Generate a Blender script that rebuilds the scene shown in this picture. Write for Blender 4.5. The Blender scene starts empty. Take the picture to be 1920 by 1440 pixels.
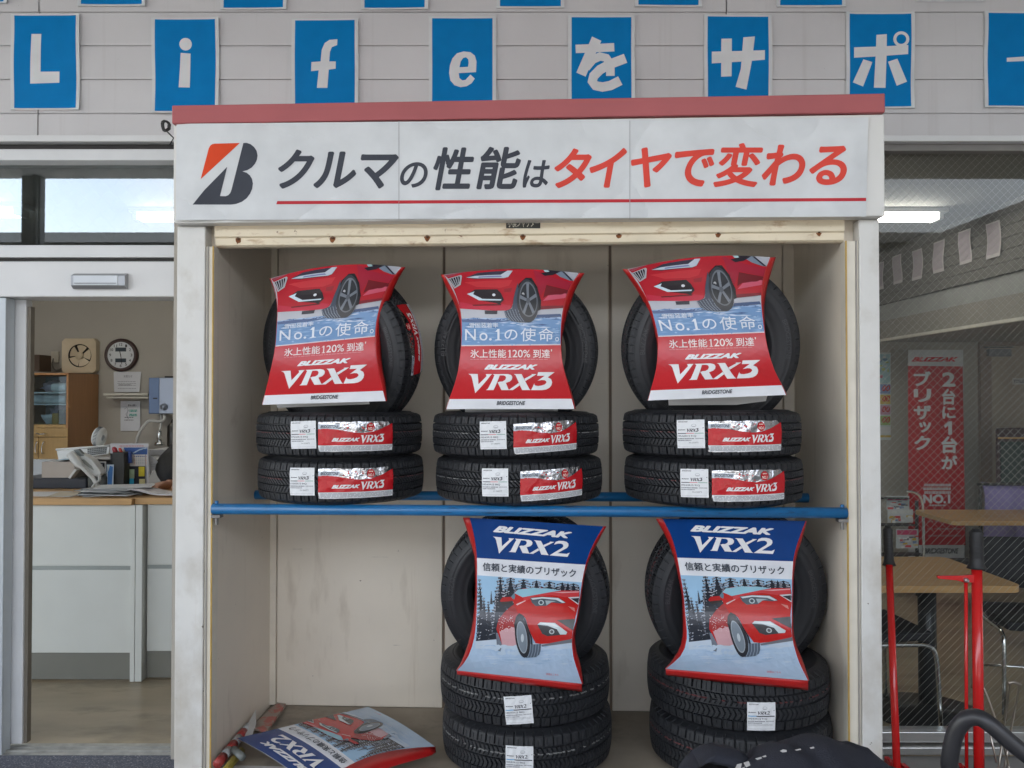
import bpy, bmesh, math, random
import numpy as np
from mathutils import Vector, Matrix, noise
from mathutils.geometry import tessellate_polygon
random.seed(7)
R = math.radians
sc = bpy.context.scene
COL = sc.collection

# ------------------------------------------------------------------ camera, sky, sun, exposure
CAMZ, F, PITCH = 1.55, 1560.0, R(0.92)
cam = bpy.data.objects.new('camera', bpy.data.cameras.new('camera'))
COL.objects.link(cam)
cam.location = (0, 0, CAMZ)
cam.rotation_euler = (R(90) + PITCH, 0, 0)
cam.data.sensor_width = 36.0
cam.data.lens = F / 1920 * 36
cam.data.clip_end = 2000
sc.camera = cam

SUN_EL, SUN_AZ = R(48), R(200)
w = bpy.data.worlds.new('World'); sc.world = w; w.use_nodes = True
nt = w.node_tree; nt.nodes.clear()
sky = nt.nodes.new('ShaderNodeTexSky'); sky.sky_type = 'NISHITA'; sky.sun_disc = False
sky.sun_elevation = SUN_EL; sky.sun_rotation = R(20)
sky.air_density = 1.0; sky.dust_density = 2.5; sky.ozone_density = 1.0
bg = nt.nodes.new('ShaderNodeBackground'); bg.inputs[1].default_value = 0.15
wo = nt.nodes.new('ShaderNodeOutputWorld')
tcw = nt.nodes.new('ShaderNodeTexCoord'); cn = nt.nodes.new('ShaderNodeTexNoise'); cn.inputs['Scale'].default_value = 3.2; cn.inputs['Detail'].default_value = 7
nt.links.new(tcw.outputs['Generated'], cn.inputs['Vector'])
cr = nt.nodes.new('ShaderNodeMapRange'); cr.inputs[1].default_value = .38; cr.inputs[2].default_value = .66; cr.inputs[3].default_value = .45; cr.inputs[4].default_value = .95
nt.links.new(cn.outputs[0], cr.inputs[0])
bw = nt.nodes.new('ShaderNodeRGBToBW'); nt.links.new(sky.outputs[0], bw.inputs[0])
cc = nt.nodes.new('ShaderNodeVectorMath'); cc.operation = 'SCALE'; cc.inputs[0].default_value = (1.44, 1.42, 1.38); nt.links.new(bw.outputs[0], cc.inputs['Scale'])
cm = nt.nodes.new('ShaderNodeMix'); cm.data_type = 'RGBA'
nt.links.new(cr.outputs[0], cm.inputs[0]); nt.links.new(sky.outputs[0], cm.inputs[6]); nt.links.new(cc.outputs[0], cm.inputs[7])
nt.links.new(cm.outputs[2], bg.inputs[0]); nt.links.new(bg.outputs[0], wo.inputs[0])
sl = bpy.data.lights.new('sun', 'SUN'); sl.energy = 3.5; sl.angle = R(0.5); sl.color = (1, .95, .88)
so = bpy.data.objects.new('sun', sl); COL.objects.link(so)
# sun stands behind the shop, a little to the right: travels towards -y
sd = Vector((-math.sin(R(20)) * math.cos(SUN_EL), -math.cos(R(20)) * math.cos(SUN_EL), -math.sin(SUN_EL)))
so.rotation_euler = sd.to_track_quat('-Z', 'Y').to_euler(); so.location = (2, 12, 12)
sc.view_settings.view_transform = 'Standard'; sc.view_settings.look = 'None'
sc.view_settings.exposure = 3.22; sc.view_settings.gamma = 1
sc.cycles.use_denoising = True
sc.cycles.max_bounces = 10; sc.cycles.diffuse_bounces = 6; sc.cycles.transparent_max_bounces = 16
sc.cycles.sample_clamp_indirect = 4.0

# ------------------------------------------------------------------ projection helpers
cp, sp_ = math.cos(PITCH), math.sin(PITCH)
def ray(px, py):
    a = (px - 960) / F; b = -(py - 720) / F
    return Vector((a, cp - b * sp_, sp_ + b * cp))
def W(px, py, d):
    r = ray(px, py); k = d / r.y
    return Vector((r.x * k, d, CAMZ + r.z * k))
def WZ(px, py, z):
    r = ray(px, py); k = (z - CAMZ) / r.z
    return Vector((r.x * k, r.y * k, z))
TH = R(-2.7); O = Vector((0.06, 2.85, 0))
MC = Matrix.Translation(O) @ Matrix.Rotation(TH, 4, 'Z'); MCI = MC.inverted()
ex = Vector((math.cos(TH), math.sin(TH), 0)); ey = Vector((-math.sin(TH), math.cos(TH), 0))
CAMP = Vector((0, 0, CAMZ))
def PC(px, py, ly):           # point of the cabinet-parallel plane at local depth ly, in world space
    r = ray(px, py)
    k = ((O + ey * ly) - CAMP).dot(ey) / r.dot(ey)
    return CAMP + r * k
def L(px, py, ly):            # same, cabinet-local
    return MCI @ PC(px, py, ly)

# ------------------------------------------------------------------ materials
def srgb(r, g, b):
    f = lambda c: (c / 255 / 12.92) if c / 255 <= .04045 else ((c / 255 + .055) / 1.055) ** 2.4
    return (f(r), f(g), f(b))
MATS = {}
def M(name, col=(.5, .5, .5), rough=.5, metal=0., var=.1, scale=6., bump=0., bscale=60., spec=.5, coat=0., stretch=(1, 1, 1), col2=None, thr=(.55, .62), scale2=3.):
    if name in MATS: return MATS[name]
    m = bpy.data.materials.new(name); m.use_nodes = True; MATS[name] = m
    n = m.node_tree; N = n.nodes; lk = n.links; b = N['Principled BSDF']
    b.inputs['Roughness'].default_value = rough; b.inputs['Metallic'].default_value = metal
    b.inputs['Specular IOR Level'].default_value = spec
    b.inputs['Coat Weight'].default_value = coat; b.inputs['Coat Roughness'].default_value = .08
    tc = N.new('ShaderNodeTexCoord'); mp = N.new('ShaderNodeMapping'); mp.inputs['Scale'].default_value = stretch
    lk.new(tc.outputs['Object'], mp.inputs['Vector'])
    nz = N.new('ShaderNodeTexNoise'); nz.inputs['Scale'].default_value = scale; nz.inputs['Detail'].default_value = 6
    lk.new(mp.outputs[0], nz.inputs['Vector'])
    mr = N.new('ShaderNodeMapRange'); mr.inputs[1].default_value = .25; mr.inputs[2].default_value = .75
    mr.inputs[3].default_value = 1 - var; mr.inputs[4].default_value = 1 + var * .6
    lk.new(nz.outputs[0], mr.inputs[0])
    vm = N.new('ShaderNodeVectorMath'); vm.operation = 'SCALE'; vm.inputs[0].default_value = col
    lk.new(mr.outputs[0], vm.inputs['Scale'])
    out = vm.outputs[0]
    if col2 is not None:
        n2 = N.new('ShaderNodeTexNoise'); n2.inputs['Scale'].default_value = scale2; n2.inputs['Detail'].default_value = 8; n2.inputs['Roughness'].default_value = .65
        lk.new(mp.outputs[0], n2.inputs['Vector'])
        r2 = N.new('ShaderNodeMapRange'); r2.inputs[1].default_value = thr[0]; r2.inputs[2].default_value = thr[1]
        lk.new(n2.outputs[0], r2.inputs[0])
        mx = N.new('ShaderNodeMix'); mx.data_type = 'RGBA'
        lk.new(r2.outputs[0], mx.inputs[0]); lk.new(out, mx.inputs[6]); mx.inputs[7].default_value = (*col2, 1)
        out = mx.outputs[2]
    lk.new(out, b.inputs['Base Color'])
    if bump:
        n3 = N.new('ShaderNodeTexNoise'); n3.inputs['Scale'].default_value = bscale; n3.inputs['Detail'].default_value = 4
        lk.new(mp.outputs[0], n3.inputs['Vector'])
        bp = N.new('ShaderNodeBump'); bp.inputs['Strength'].default_value = bump; bp.inputs['Distance'].default_value = .004
        lk.new(n3.outputs[0], bp.inputs['Height']); lk.new(bp.outputs[0], b.inputs['Normal'])
    return m
def print_mat(name, rough=.35, metal=0., bump=0., bscale=20., var=.06, dist=.004):
    if name in MATS: return MATS[name]
    m = bpy.data.materials.new(name); m.use_nodes = True; MATS[name] = m
    n = m.node_tree; N = n.nodes; lk = n.links; b = N['Principled BSDF']
    b.inputs['Roughness'].default_value = rough; b.inputs['Metallic'].default_value = metal
    at = N.new('ShaderNodeAttribute'); at.attribute_name = 'Col'
    tc = N.new('ShaderNodeTexCoord'); nz = N.new('ShaderNodeTexNoise'); nz.inputs['Scale'].default_value = 12; nz.inputs['Detail'].default_value = 6
    lk.new(tc.outputs['Object'], nz.inputs['Vector'])
    mr = N.new('ShaderNodeMapRange'); mr.inputs[1].default_value = .3; mr.inputs[2].default_value = .7
    mr.inputs[3].default_value = 1 - var; mr.inputs[4].default_value = 1 + var
    lk.new(nz.outputs[0], mr.inputs[0])
    vm = N.new('ShaderNodeVectorMath'); vm.operation = 'SCALE'
    lk.new(at.outputs['Color'], vm.inputs[0]); lk.new(mr.outputs[0], vm.inputs['Scale']); lk.new(vm.outputs[0], b.inputs['Base Color'])
    if bump:
        n3 = N.new('ShaderNodeTexNoise'); n3.inputs['Scale'].default_value = bscale; n3.inputs['Detail'].default_value = 2
        lk.new(tc.outputs['Object'], n3.inputs['Vector'])
        bp = N.new('ShaderNodeBump'); bp.inputs['Strength'].default_value = bump; bp.inputs['Distance'].default_value = dist
        lk.new(n3.outputs[0], bp.inputs['Height']); lk.new(bp.outputs[0], b.inputs['Normal'])
    return m
def glass_mat(name, tint=(.93, .96, .95), k=1.8, ior=1.5):
    if name in MATS: return MATS[name]
    m = bpy.data.materials.new(name); m.use_nodes = True; MATS[name] = m
    n = m.node_tree; N = n.nodes; lk = n.links; N.clear()
    o = N.new('ShaderNodeOutputMaterial'); mx = N.new('ShaderNodeMixShader')
    t = N.new('ShaderNodeBsdfTransparent'); t.inputs[0].default_value = (*tint, 1)
    g = N.new('ShaderNodeBsdfGlossy'); g.inputs['Roughness'].default_value = 0.0
    fr = N.new('ShaderNodeFresnel'); fr.inputs[0].default_value = ior
    ml = N.new('ShaderNodeMath'); ml.operation = 'MULTIPLY'; ml.inputs[1].default_value = k; ml.use_clamp = True
    lk.new(fr.outputs[0], ml.inputs[0]); lk.new(ml.outputs[0], mx.inputs[0])
    lk.new(t.outputs[0], mx.inputs[1]); lk.new(g.outputs[0], mx.inputs[2]); lk.new(mx.outputs[0], o.inputs[0])
    return m
def emit_mat(name, col, s):
    if name in MATS: return MATS[name]
    m = bpy.data.materials.new(name); m.use_nodes = True; MATS[name] = m
    n = m.node_tree; N = n.nodes; b = N['Principled BSDF']
    b.inputs['Emission Color'].default_value = (*col, 1); b.inputs['Emission Strength'].default_value = s
    b.inputs['Base Color'].default_value = (.8, .8, .8, 1)
    return m
def post_mat():
    # off-white paint: soft grime, short dark scuffs and small chips, denser low down where people and tyres knock it
    m = M('scuffed_white_paint', (.65, .64, .61), .45, var=.07, scale=9)
    n = m.node_tree; N = n.nodes; lk = n.links; b = N['Principled BSDF']
    out = b.inputs['Base Color'].links[0].from_socket
    tc = N.new('ShaderNodeTexCoord'); sx = N.new('ShaderNodeSeparateXYZ'); lk.new(tc.outputs['Object'], sx.inputs[0])
    for (st, sca, det, rough, lo, hi, amt, low, colr) in (((1, 1, .8), 7, 8, .6, .50, .76, .62, .14, (.40, .355, .29)), ((2.5, 2.5, 11), 3.2, 5, .6, .70, .80, .5, .085, (.20, .185, .17)),
                                                         ((1, 1, 1), 34, 3, .6, .735, .745, .9, .05, (.13, .10, .075)), ((30, 30, 1.2), 1.5, 5, .6, .62, .80, .35, .02, (.45, .34, .2))):
        mp = N.new('ShaderNodeMapping'); mp.inputs['Scale'].default_value = st; lk.new(tc.outputs['Object'], mp.inputs[0])
        nz = N.new('ShaderNodeTexNoise'); nz.inputs['Scale'].default_value = sca; nz.inputs['Detail'].default_value = det; nz.inputs['Roughness'].default_value = rough
        lk.new(mp.outputs[0], nz.inputs['Vector'])
        hz = N.new('ShaderNodeMapRange'); hz.inputs[1].default_value = .35; hz.inputs[2].default_value = 1.3; hz.inputs[3].default_value = low; hz.inputs[4].default_value = -.015
        lk.new(sx.outputs['Z'], hz.inputs[0])
        ad = N.new('ShaderNodeMath'); ad.operation = 'ADD'; lk.new(nz.outputs[0], ad.inputs[0]); lk.new(hz.outputs[0], ad.inputs[1])
        mr = N.new('ShaderNodeMapRange'); mr.inputs[1].default_value = lo; mr.inputs[2].default_value = hi; mr.inputs[4].default_value = amt
        lk.new(ad.outputs[0], mr.inputs[0])
        mx = N.new('ShaderNodeMix'); mx.data_type = 'RGBA'; lk.new(mr.outputs[0], mx.inputs[0]); lk.new(out, mx.inputs[6]); mx.inputs[7].default_value = (*colr, 1)
        out = mx.outputs[2]
    lk.new(out, b.inputs['Base Color'])
    return m
def stains(m, layers):
    """extra dirt on a finished material: (stretch, scale, low, high, amount, colour)"""
    N = m.node_tree.nodes; lk = m.node_tree.links; b = N['Principled BSDF']; out = b.inputs['Base Color'].links[0].from_socket
    tc = N.new('ShaderNodeTexCoord')
    for st, sca, lo, hi, amt, colr in layers:
        mp = N.new('ShaderNodeMapping'); mp.inputs['Scale'].default_value = st; mp.inputs['Location'].default_value = (sca * .37, .2, sca * .11); lk.new(tc.outputs['Object'], mp.inputs[0])
        nz = N.new('ShaderNodeTexNoise'); nz.inputs['Scale'].default_value = sca; nz.inputs['Detail'].default_value = 6; nz.inputs['Roughness'].default_value = .6; lk.new(mp.outputs[0], nz.inputs['Vector'])
        mr = N.new('ShaderNodeMapRange'); mr.inputs[1].default_value = lo; mr.inputs[2].default_value = hi; mr.inputs[4].default_value = amt; lk.new(nz.outputs[0], mr.inputs[0])
        mx = N.new('ShaderNodeMix'); mx.data_type = 'RGBA'; lk.new(mr.outputs[0], mx.inputs[0]); lk.new(out, mx.inputs[6]); mx.inputs[7].default_value = (*colr, 1); out = mx.outputs[2]
    lk.new(out, b.inputs['Base Color']); return m
WHITE = M('white_paint', (.66, .665, .67), .4, var=.05)
ALU = M('white_aluminium', (.64, .65, .66), .35, var=.06, col2=(.3, .29, .28), thr=(.73, .76), scale2=30)
POST = post_mat()
CREAM = M('cream_steel', (.74, .665, .555), .45, var=.07, scale=3, col2=(.48, .39, .30), thr=(.64, .84), scale2=2.6)
CREAM2 = M('cream_beam', (.72, .62, .45), .4, var=.12, scale=5, col2=(.42, .30, .17), thr=(.60, .76), scale2=5)
YELLOW = M('aged_yellow_seal', (.46, .30, .07), .5, var=.2, scale=20)
REDCAP = M('faded_red_steel', (.38, .085, .09), .5, var=.10, scale=4, col2=(.10, .03, .03), thr=(.735, .75), scale2=22)
BLUEP = M('blue_pipe_paint', (.012, .135, .33), .32, var=.12, scale=25, col2=(.02, .07, .16), thr=(.66, .70), scale2=18)
DARK = M('dark_gap', (.03, .028, .026), .7)
STEEL = M('zinc_steel', (.5, .5, .5), .35, 1.0, var=.15)
CHROME = M('chrome', (.75, .77, .78), .15, 1.0, var=.05)
RUST = M('rust', (.22, .075, .02), .85, var=.4, scale=90)
FASCIA = M('fascia_white', (.66, .65, .62), .4, var=.04, scale=4, col2=(.5, .4, .28), thr=(.70, .78), scale2=6)
RUB = M('tyre_tread_rubber', (.0135, .0148, .018), .55, var=.25, scale=60, bump=.35, bscale=420)
RUBS = M('tyre_sidewall_rubber', (.021, .022, .0255), .5, var=.12, scale=14, bump=.12, bscale=300)
PRINT = print_mat('printed_card', .24)
PVINYL = print_mat('printed_vinyl', .5, var=.05); PVINYL.node_tree.nodes['Principled BSDF'].inputs['Specular IOR Level'].default_value = .12
PPAPER = print_mat('printed_paper', .75, var=.04)
PFOIL = print_mat('printed_foil', .18, bump=.7, bscale=34, dist=.006)
FOIL = M('crumpled_silver_foil', (.62, .62, .64), .16, 1.0, var=.05, bump=.9, bscale=26)
FOIL.node_tree.nodes['Bump'].inputs['Distance'].default_value = .014
GLASS = glass_mat('window_glass', tint=(.95, .96, .95), k=.42)
TRANSOM = glass_mat('transom_glass', tint=(.62, .68, .70), k=3.2)
REDP = M('red_enamel', (.55, .012, .012), .22, var=.08, coat=.4, col2=(.20, .03, .025), thr=(.70, .72), scale2=35)
BLK = M('black_rubber_grip', (.018, .018, .019), .55, var=.2, scale=40)
WOOD = M('light_wood_laminate', (.52, .31, .13), .42, var=.14, scale=5, stretch=(1, 14, 14))
CUPW = M('orange_brown_wood', (.42, .21, .085), .45, var=.12, scale=4, stretch=(12, 12, 1))
WALLIN = M('interior_wall_paint', (.40, .375, .33), .8, var=.06, scale=2, bump=.1, bscale=200)

stains(CREAM, [((1, 1, .25), 9, .60, .78, .40, (.36, .28, .20)), ((1.5, 1.5, 12), 3, .71, .77, .45, (.16, .14, .125)), ((1, 1, 1), 45, .74, .75, .9, (.10, .05, .03)), ((14, 14, .6), 1.2, .62, .78, .4, (.36, .25, .15))])
stains(CREAM2, [((2, 1, 6), 6, .58, .70, .6, (.36, .20, .08)), ((1, 1, 1), 40, .68, .72, .9, (.17, .07, .03)), ((1, 1, 16), 2, .60, .72, .45, (.50, .44, .36))])
stains(FASCIA, [((6, 6, .6), 3, .62, .80, .35, (.45, .36, .25)), ((1, 1, 1), 50, .74, .75, .8, (.2, .12, .06))])
stains(M('grey_siding', (.585, .575, .585), .62, var=.07, scale=2.5, bump=.12, bscale=150), [((16, 16, .5), 1.6, .58, .80, .3, (.40, .37, .36)), ((1, 1, 1), 60, .745, .755, .8, (.15, .13, .12)), ((1, 1, .4), 6, .62, .78, .25, (.42, .39, .38))])
stains(BLUEP, [((.6, 6, 6), 14, .60, .64, .7, (.02, .05, .10)), ((1.5, 5, 5), 30, .68, .70, .8, (.22, .12, .06))])

# ------------------------------------------------------------------ mesh builder
class MB:
    def __init__(s): s.v = []; s.f = []; s.m = []; s.s = []
    def add(s, vs, fs, mi=0, sm=False):
        o = len(s.v); s.v.extend([tuple(v) for v in vs])
        for f in fs: s.f.append([o + i for i in f]); s.m.append(mi); s.s.append(sm)
        return s
    def box(s, a, b, mi=0, T=None):
        x0, y0, z0 = a; x1, y1, z1 = b
        vs = [Vector(p) for p in ((x0, y0, z0), (x1, y0, z0), (x1, y1, z0), (x0, y1, z0), (x0, y0, z1), (x1, y0, z1), (x1, y1, z1), (x0, y1, z1))]
        if T: vs = [T @ v for v in vs]
        return s.add(vs, [(0, 3, 2, 1), (4, 5, 6, 7), (0, 1, 5, 4), (1, 2, 6, 5), (2, 3, 7, 6), (3, 0, 4, 7)], mi)
    def tube(s, pts, r, n=10, mi=0, closed=False, smooth=True, caps=True):
        pts = [Vector(p) for p in pts]; N = len(pts); rs = r if isinstance(r, (list, tuple)) else [r] * N
        vs = []; fr = None
        for i, p in enumerate(pts):
            if closed: t = (pts[(i + 1) % N] - pts[i - 1])
            else: t = pts[min(i + 1, N - 1)] - pts[max(i - 1, 0)]
            t.normalize()
            if fr is None:
                a = Vector((0, 0, 1)) if abs(t.z) < .9 else Vector((1, 0, 0)); fr = (a - t * a.dot(t)).normalized()
            else: fr = (fr - t * fr.dot(t)).normalized()
            b = t.cross(fr)
            for k in range(n):
                an = 2 * math.pi * k / n; vs.append(p + (fr * math.cos(an) + b * math.sin(an)) * rs[i])
        fs = []
        for i in range(N if closed else N - 1):
            j = (i + 1) % N
            for k in range(n): fs.append((i * n + k, i * n + (k + 1) % n, j * n + (k + 1) % n, j * n + k))
        if caps and not closed:
            fs.append(tuple(range(n - 1, -1, -1))); fs.append(tuple((N - 1) * n + k for k in range(n)))
        return s.add(vs, fs, mi, smooth)
    def lathe(s, prof, c=(0, 0, 0), n=24, mi=0, axis='z', smooth=True):   # prof: (radius, height)
        vs = []; c = Vector(c)
        for (r, h) in prof:
            for k in range(n):
                a = 2 * math.pi * k / n
                if axis == 'z': vs.append(c + Vector((r * math.cos(a), r * math.sin(a), h)))
                elif axis == 'y': vs.append(c + Vector((r * math.cos(a), h, r * math.sin(a))))
                else: vs.append(c + Vector((h, r * math.cos(a), r * math.sin(a))))
        fs = []
        for i in range(len(prof) - 1):
            for k in range(n):
                f = (i * n + k, i * n + (k + 1) % n, (i + 1) * n + (k + 1) % n, (i + 1) * n + k)
                fs.append(f if axis != 'y' else f[::-1])
        return s.add(vs, fs, mi, smooth)
    def prism(s, pts, vec, mi=0):   # planar outline (3D) pushed along vec
        n = len(pts); pts = [Vector(p) for p in pts]; vec = Vector(vec)
        tri = tessellate_polygon([pts])
        vs = pts + [p + vec for p in pts]
        fs = [tuple(t) for t in tri] + [tuple(n + i for i in reversed(t)) for t in tri]
        fs += [(i, (i + 1) % n, n + (i + 1) % n, n + i) for i in range(n)]
        return s.add(vs, fs, mi)
    def build(s, name, mats, parent=None, bevel=0., T=None, fixn=True):
        me = bpy.data.meshes.new(name)
        vs = s.v if T is None else [tuple(T @ Vector(v)) for v in s.v]
        me.from_pydata(vs, [], s.f)
        for m in (mats if isinstance(mats, (list, tuple)) else [mats]): me.materials.append(m)
        me.polygons.foreach_set('material_index', s.m); me.polygons.foreach_set('use_smooth', s.s)
        if fixn:
            bm = bmesh.new(); bm.from_mesh(me); bmesh.ops.recalc_face_normals(bm, faces=bm.faces); bm.to_mesh(me); bm.free()
        me.update()
        o = bpy.data.objects.new(name, me); COL.objects.link(o)
        if parent: o.parent = parent
        if bevel:
            b = o.modifiers.new('bevel', 'BEVEL'); b.width = bevel; b.segments = 2; b.limit_method = 'ANGLE'; b.angle_limit = R(40)
        return o
def tag(o, label=None, cat=None, group=None, kind=None):
    if label: o['label'] = label
    if cat: o['category'] = cat
    if group: o['group'] = group
    if kind: o['kind'] = kind
    return o
def thing(name, label, cat, group=None, loc=(0, 0, 0), rot=None):
    o = bpy.data.objects.new(name, None); COL.objects.link(o); o.location = loc
    if rot: o.rotation_euler = rot
    o.empty_display_size = .1
    return tag(o, label, cat, group)
def settle(root):
    """moves a thing built in world space so that its origin sits at its base"""
    obs = [root] if root.type == 'MESH' else []
    st = list(root.children)
    while st:
        c = st.pop(); obs.append(c); st.extend(c.children)
    lo = Vector((1e9,) * 3); hi = Vector((-1e9,) * 3)
    for o in obs:
        if o.type != 'MESH' or not len(o.data.vertices): continue
        a = np.empty(len(o.data.vertices) * 3, 'f'); o.data.vertices.foreach_get('co', a); a = a.reshape(-1, 3)
        for i in range(3): lo[i] = min(lo[i], a[:, i].min()); hi[i] = max(hi[i], a[:, i].max())
    base = Vector(((lo.x + hi.x) / 2, (lo.y + hi.y) / 2, lo.z))
    for o in obs:
        if o.type == 'MESH': o.data.transform(Matrix.Translation(-base))
    root.location = base
    return root
def smooth_path(pts, k=6):
    pts = [Vector(p) for p in pts]; out = []
    for i in range(len(pts) - 1):
        p0 = pts[max(i - 1, 0)]; p1 = pts[i]; p2 = pts[i + 1]; p3 = pts[min(i + 2, len(pts) - 1)]
        for j in range(k):
            t = j / k
            out.append(.5 * ((2 * p1) + (p2 - p0) * t + (2 * p0 - 5 * p1 + 4 * p2 - p3) * t * t + (3 * p1 - p0 - 3 * p2 + p3) * t ** 3))
    out.append(pts[-1]); return out

# ------------------------------------------------------------------ printed art (flat graphics laid on a surface)
_fc = bpy.data.curves.new('letters', 'FONT'); _fo = bpy.data.objects.new('letters', _fc); COL.objects.link(_fo)
_cache = {}
def glyphs(body, off):
    key = (body, off)
    if key not in _cache:
        _fc.body = body; _fc.size = 1; _fc.offset = off
        dg = bpy.context.evaluated_depsgraph_get(); dg.update()
        oe = _fo.evaluated_get(dg); me = oe.to_mesh(); me.calc_loop_triangles()
        vs = [(v.co.x, v.co.y) for v in me.vertices]
        tr = [tuple(t.vertices) for t in me.loop_triangles]
        oe.to_mesh_clear(); _cache[key] = (vs, tr)
    return _cache[key]
class Art:
    """coloured triangles in a 2D frame whose y runs DOWN like the photo; conv maps that frame to the surface's own (u, v)"""
    def __init__(s, conv=None): s.t = []; s.conv = conv
    def _pt(s, p): return s.conv(p[0], p[1]) if s.conv else (p[0], p[1])
    def tris(s, pts, idx, col, lay, mi=0, raw=False):
        q = [p if raw else s._pt(p) for p in pts]
        for t in idx: s.t.append(([q[i] for i in t], lay, col, mi))
    def poly(s, pts, col, lay=1, mi=0, holes=(), raw=False):
        loops = [[Vector((p[0], p[1], 0)) for p in pts]] + [[Vector((p[0], p[1], 0)) for p in h] for h in holes]
        allp = list(pts) + [p for h in holes for p in h]
        s.tris(allp, tessellate_polygon(loops), col, lay, mi, raw)
    def rect(s, x0, y0, x1, y1, col, lay=1, mi=0, raw=False):
        s.poly([(x0, y0), (x1, y0), (x1, y1), (x0, y1)], col, lay, mi, raw=raw)
    def ell(s, cx, cy, rx, ry, col, lay=1, n=20, rot=0., mi=0, hole=None):
        c, sn = math.cos(rot), math.sin(rot)
        P = lambda a, k: (cx + (rx * k * math.cos(a)) * c - (ry * k * math.sin(a)) * sn, cy + (rx * k * math.cos(a)) * sn + ry * k * math.sin(a) * c)
        pts = [P(2 * math.pi * i / n, 1) for i in range(n)]
        if hole is None: s.poly(pts, col, lay, mi)
        else:
            ins = [P(2 * math.pi * i / n, hole) for i in range(n)]
            s.tris(pts + ins, [t for i in range(n) for t in ((i, (i + 1) % n, n + i), ((i + 1) % n, n + (i + 1) % n, n + i))], col, lay, mi)
    def stroke(s, pts, wd, col, lay=1, mi=0):
        pts = [Vector((p[0], p[1])) for p in pts]; n = len(pts); l = []; r = []
        for i in range(n):
            t = (pts[min(i + 1, n - 1)] - pts[max(i - 1, 0)]).normalized(); nn = Vector((-t.y, t.x)) * wd / 2
            l.append(tuple(pts[i] + nn)); r.append(tuple(pts[i] - nn))
        s.tris(l + r, [t for i in range(n - 1) for t in ((i, i + 1, n + i), (i + 1, n + i + 1, n + i))], col, lay, mi)
    def text(s, body, x0, y0, x1, y1, col, lay=2, off=0., shear=0., mi=0, tilt=0., heavy=0):
        vs, tr = glyphs(body, 0)
        if not vs: return
        # weight: the same outline laid down several times, each a hair above the last and shifted by off
        if off:
            nd = 12 if heavy else 8
            offs = [(off * math.cos(2 * math.pi * k / nd), off * math.sin(2 * math.pi * k / nd)) for k in range(nd)]
            if heavy: offs += [(off * .5 * math.cos(k * 1.57), off * .5 * math.sin(k * 1.57)) for k in range(4)]
        else: offs = [(0, 0)]
        q0 = [(x + shear * y, y) for x, y in vs]
        ax = min(p[0] for p in q0) - off; bx = max(p[0] for p in q0) + off; ay = min(p[1] for p in q0) - off; by = max(p[1] for p in q0) + off
        for k, (dx, dy) in enumerate(offs):
            q = [(x0 + (p[0] + dx - ax) / (bx - ax) * (x1 - x0), y1 - (p[1] + dy - ay) / (by - ay) * (y1 - y0)) for p in q0]
            if tilt: q = [(x, y + (x - x0) * tilt) for x, y in q]
            s.tris(q, tr, col, lay + k * .07, mi)
    def build(s, name, mp, mats, parent=None, step=.0006, maxe=None, extra=None):
        vs = []; fs = []; cols = []; ms = []
        st = [(t, l, c, m) for t, l, c, m in s.t]
        while st:
            t, l, c, m = st.pop()
            if maxe:
                e = [math.hypot(t[i][0] - t[(i + 1) % 3][0], t[i][1] - t[(i + 1) % 3][1]) for i in range(3)]
                k = max(range(3), key=lambda i: e[i])
                if e[k] > maxe:
                    a, b, d = t[k], t[(k + 1) % 3], t[(k + 2) % 3]; mid = ((a[0] + b[0]) / 2, (a[1] + b[1]) / 2)
                    st.append(([a, mid, d], l, c, m)); st.append(([mid, b, d], l, c, m)); continue
            o = len(vs)
            for p in t: vs.append(tuple(mp(p[0], p[1], l * step)))
            fs.append((o, o + 1, o + 2)); cols.append(c); ms.append(m)
        if extra:                     # back sheet and rim: list of (verts, faces, colour, mat)
            for ev, ef, c, m in extra:
                o = len(vs); vs.extend(tuple(v) for v in ev)
                for f in ef: fs.append(tuple(o + i for i in f)); cols.append(c); ms.append(m)
        me = bpy.data.meshes.new(name); me.from_pydata(vs, [], fs)
        for mm in (mats if isinstance(mats, (list, tuple)) else [mats]): me.materials.append(mm)
        me.polygons.foreach_set('material_index', ms)
        a = me.color_attributes.new('Col', 'FLOAT_COLOR', 'CORNER')
        buf = []
        for f, c in zip(fs, cols): buf += [c[0], c[1], c[2], 1.0] * len(f)
        a.data.foreach_set('color', buf)
        me.update()
        ob = bpy.data.objects.new(name, me); COL.objects.link(ob)
        if parent: ob.parent = parent
        return ob
WHT = (.78, .78, .78); INK = (.035, .04, .055); BBLK = (.055, .06, .075)
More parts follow.
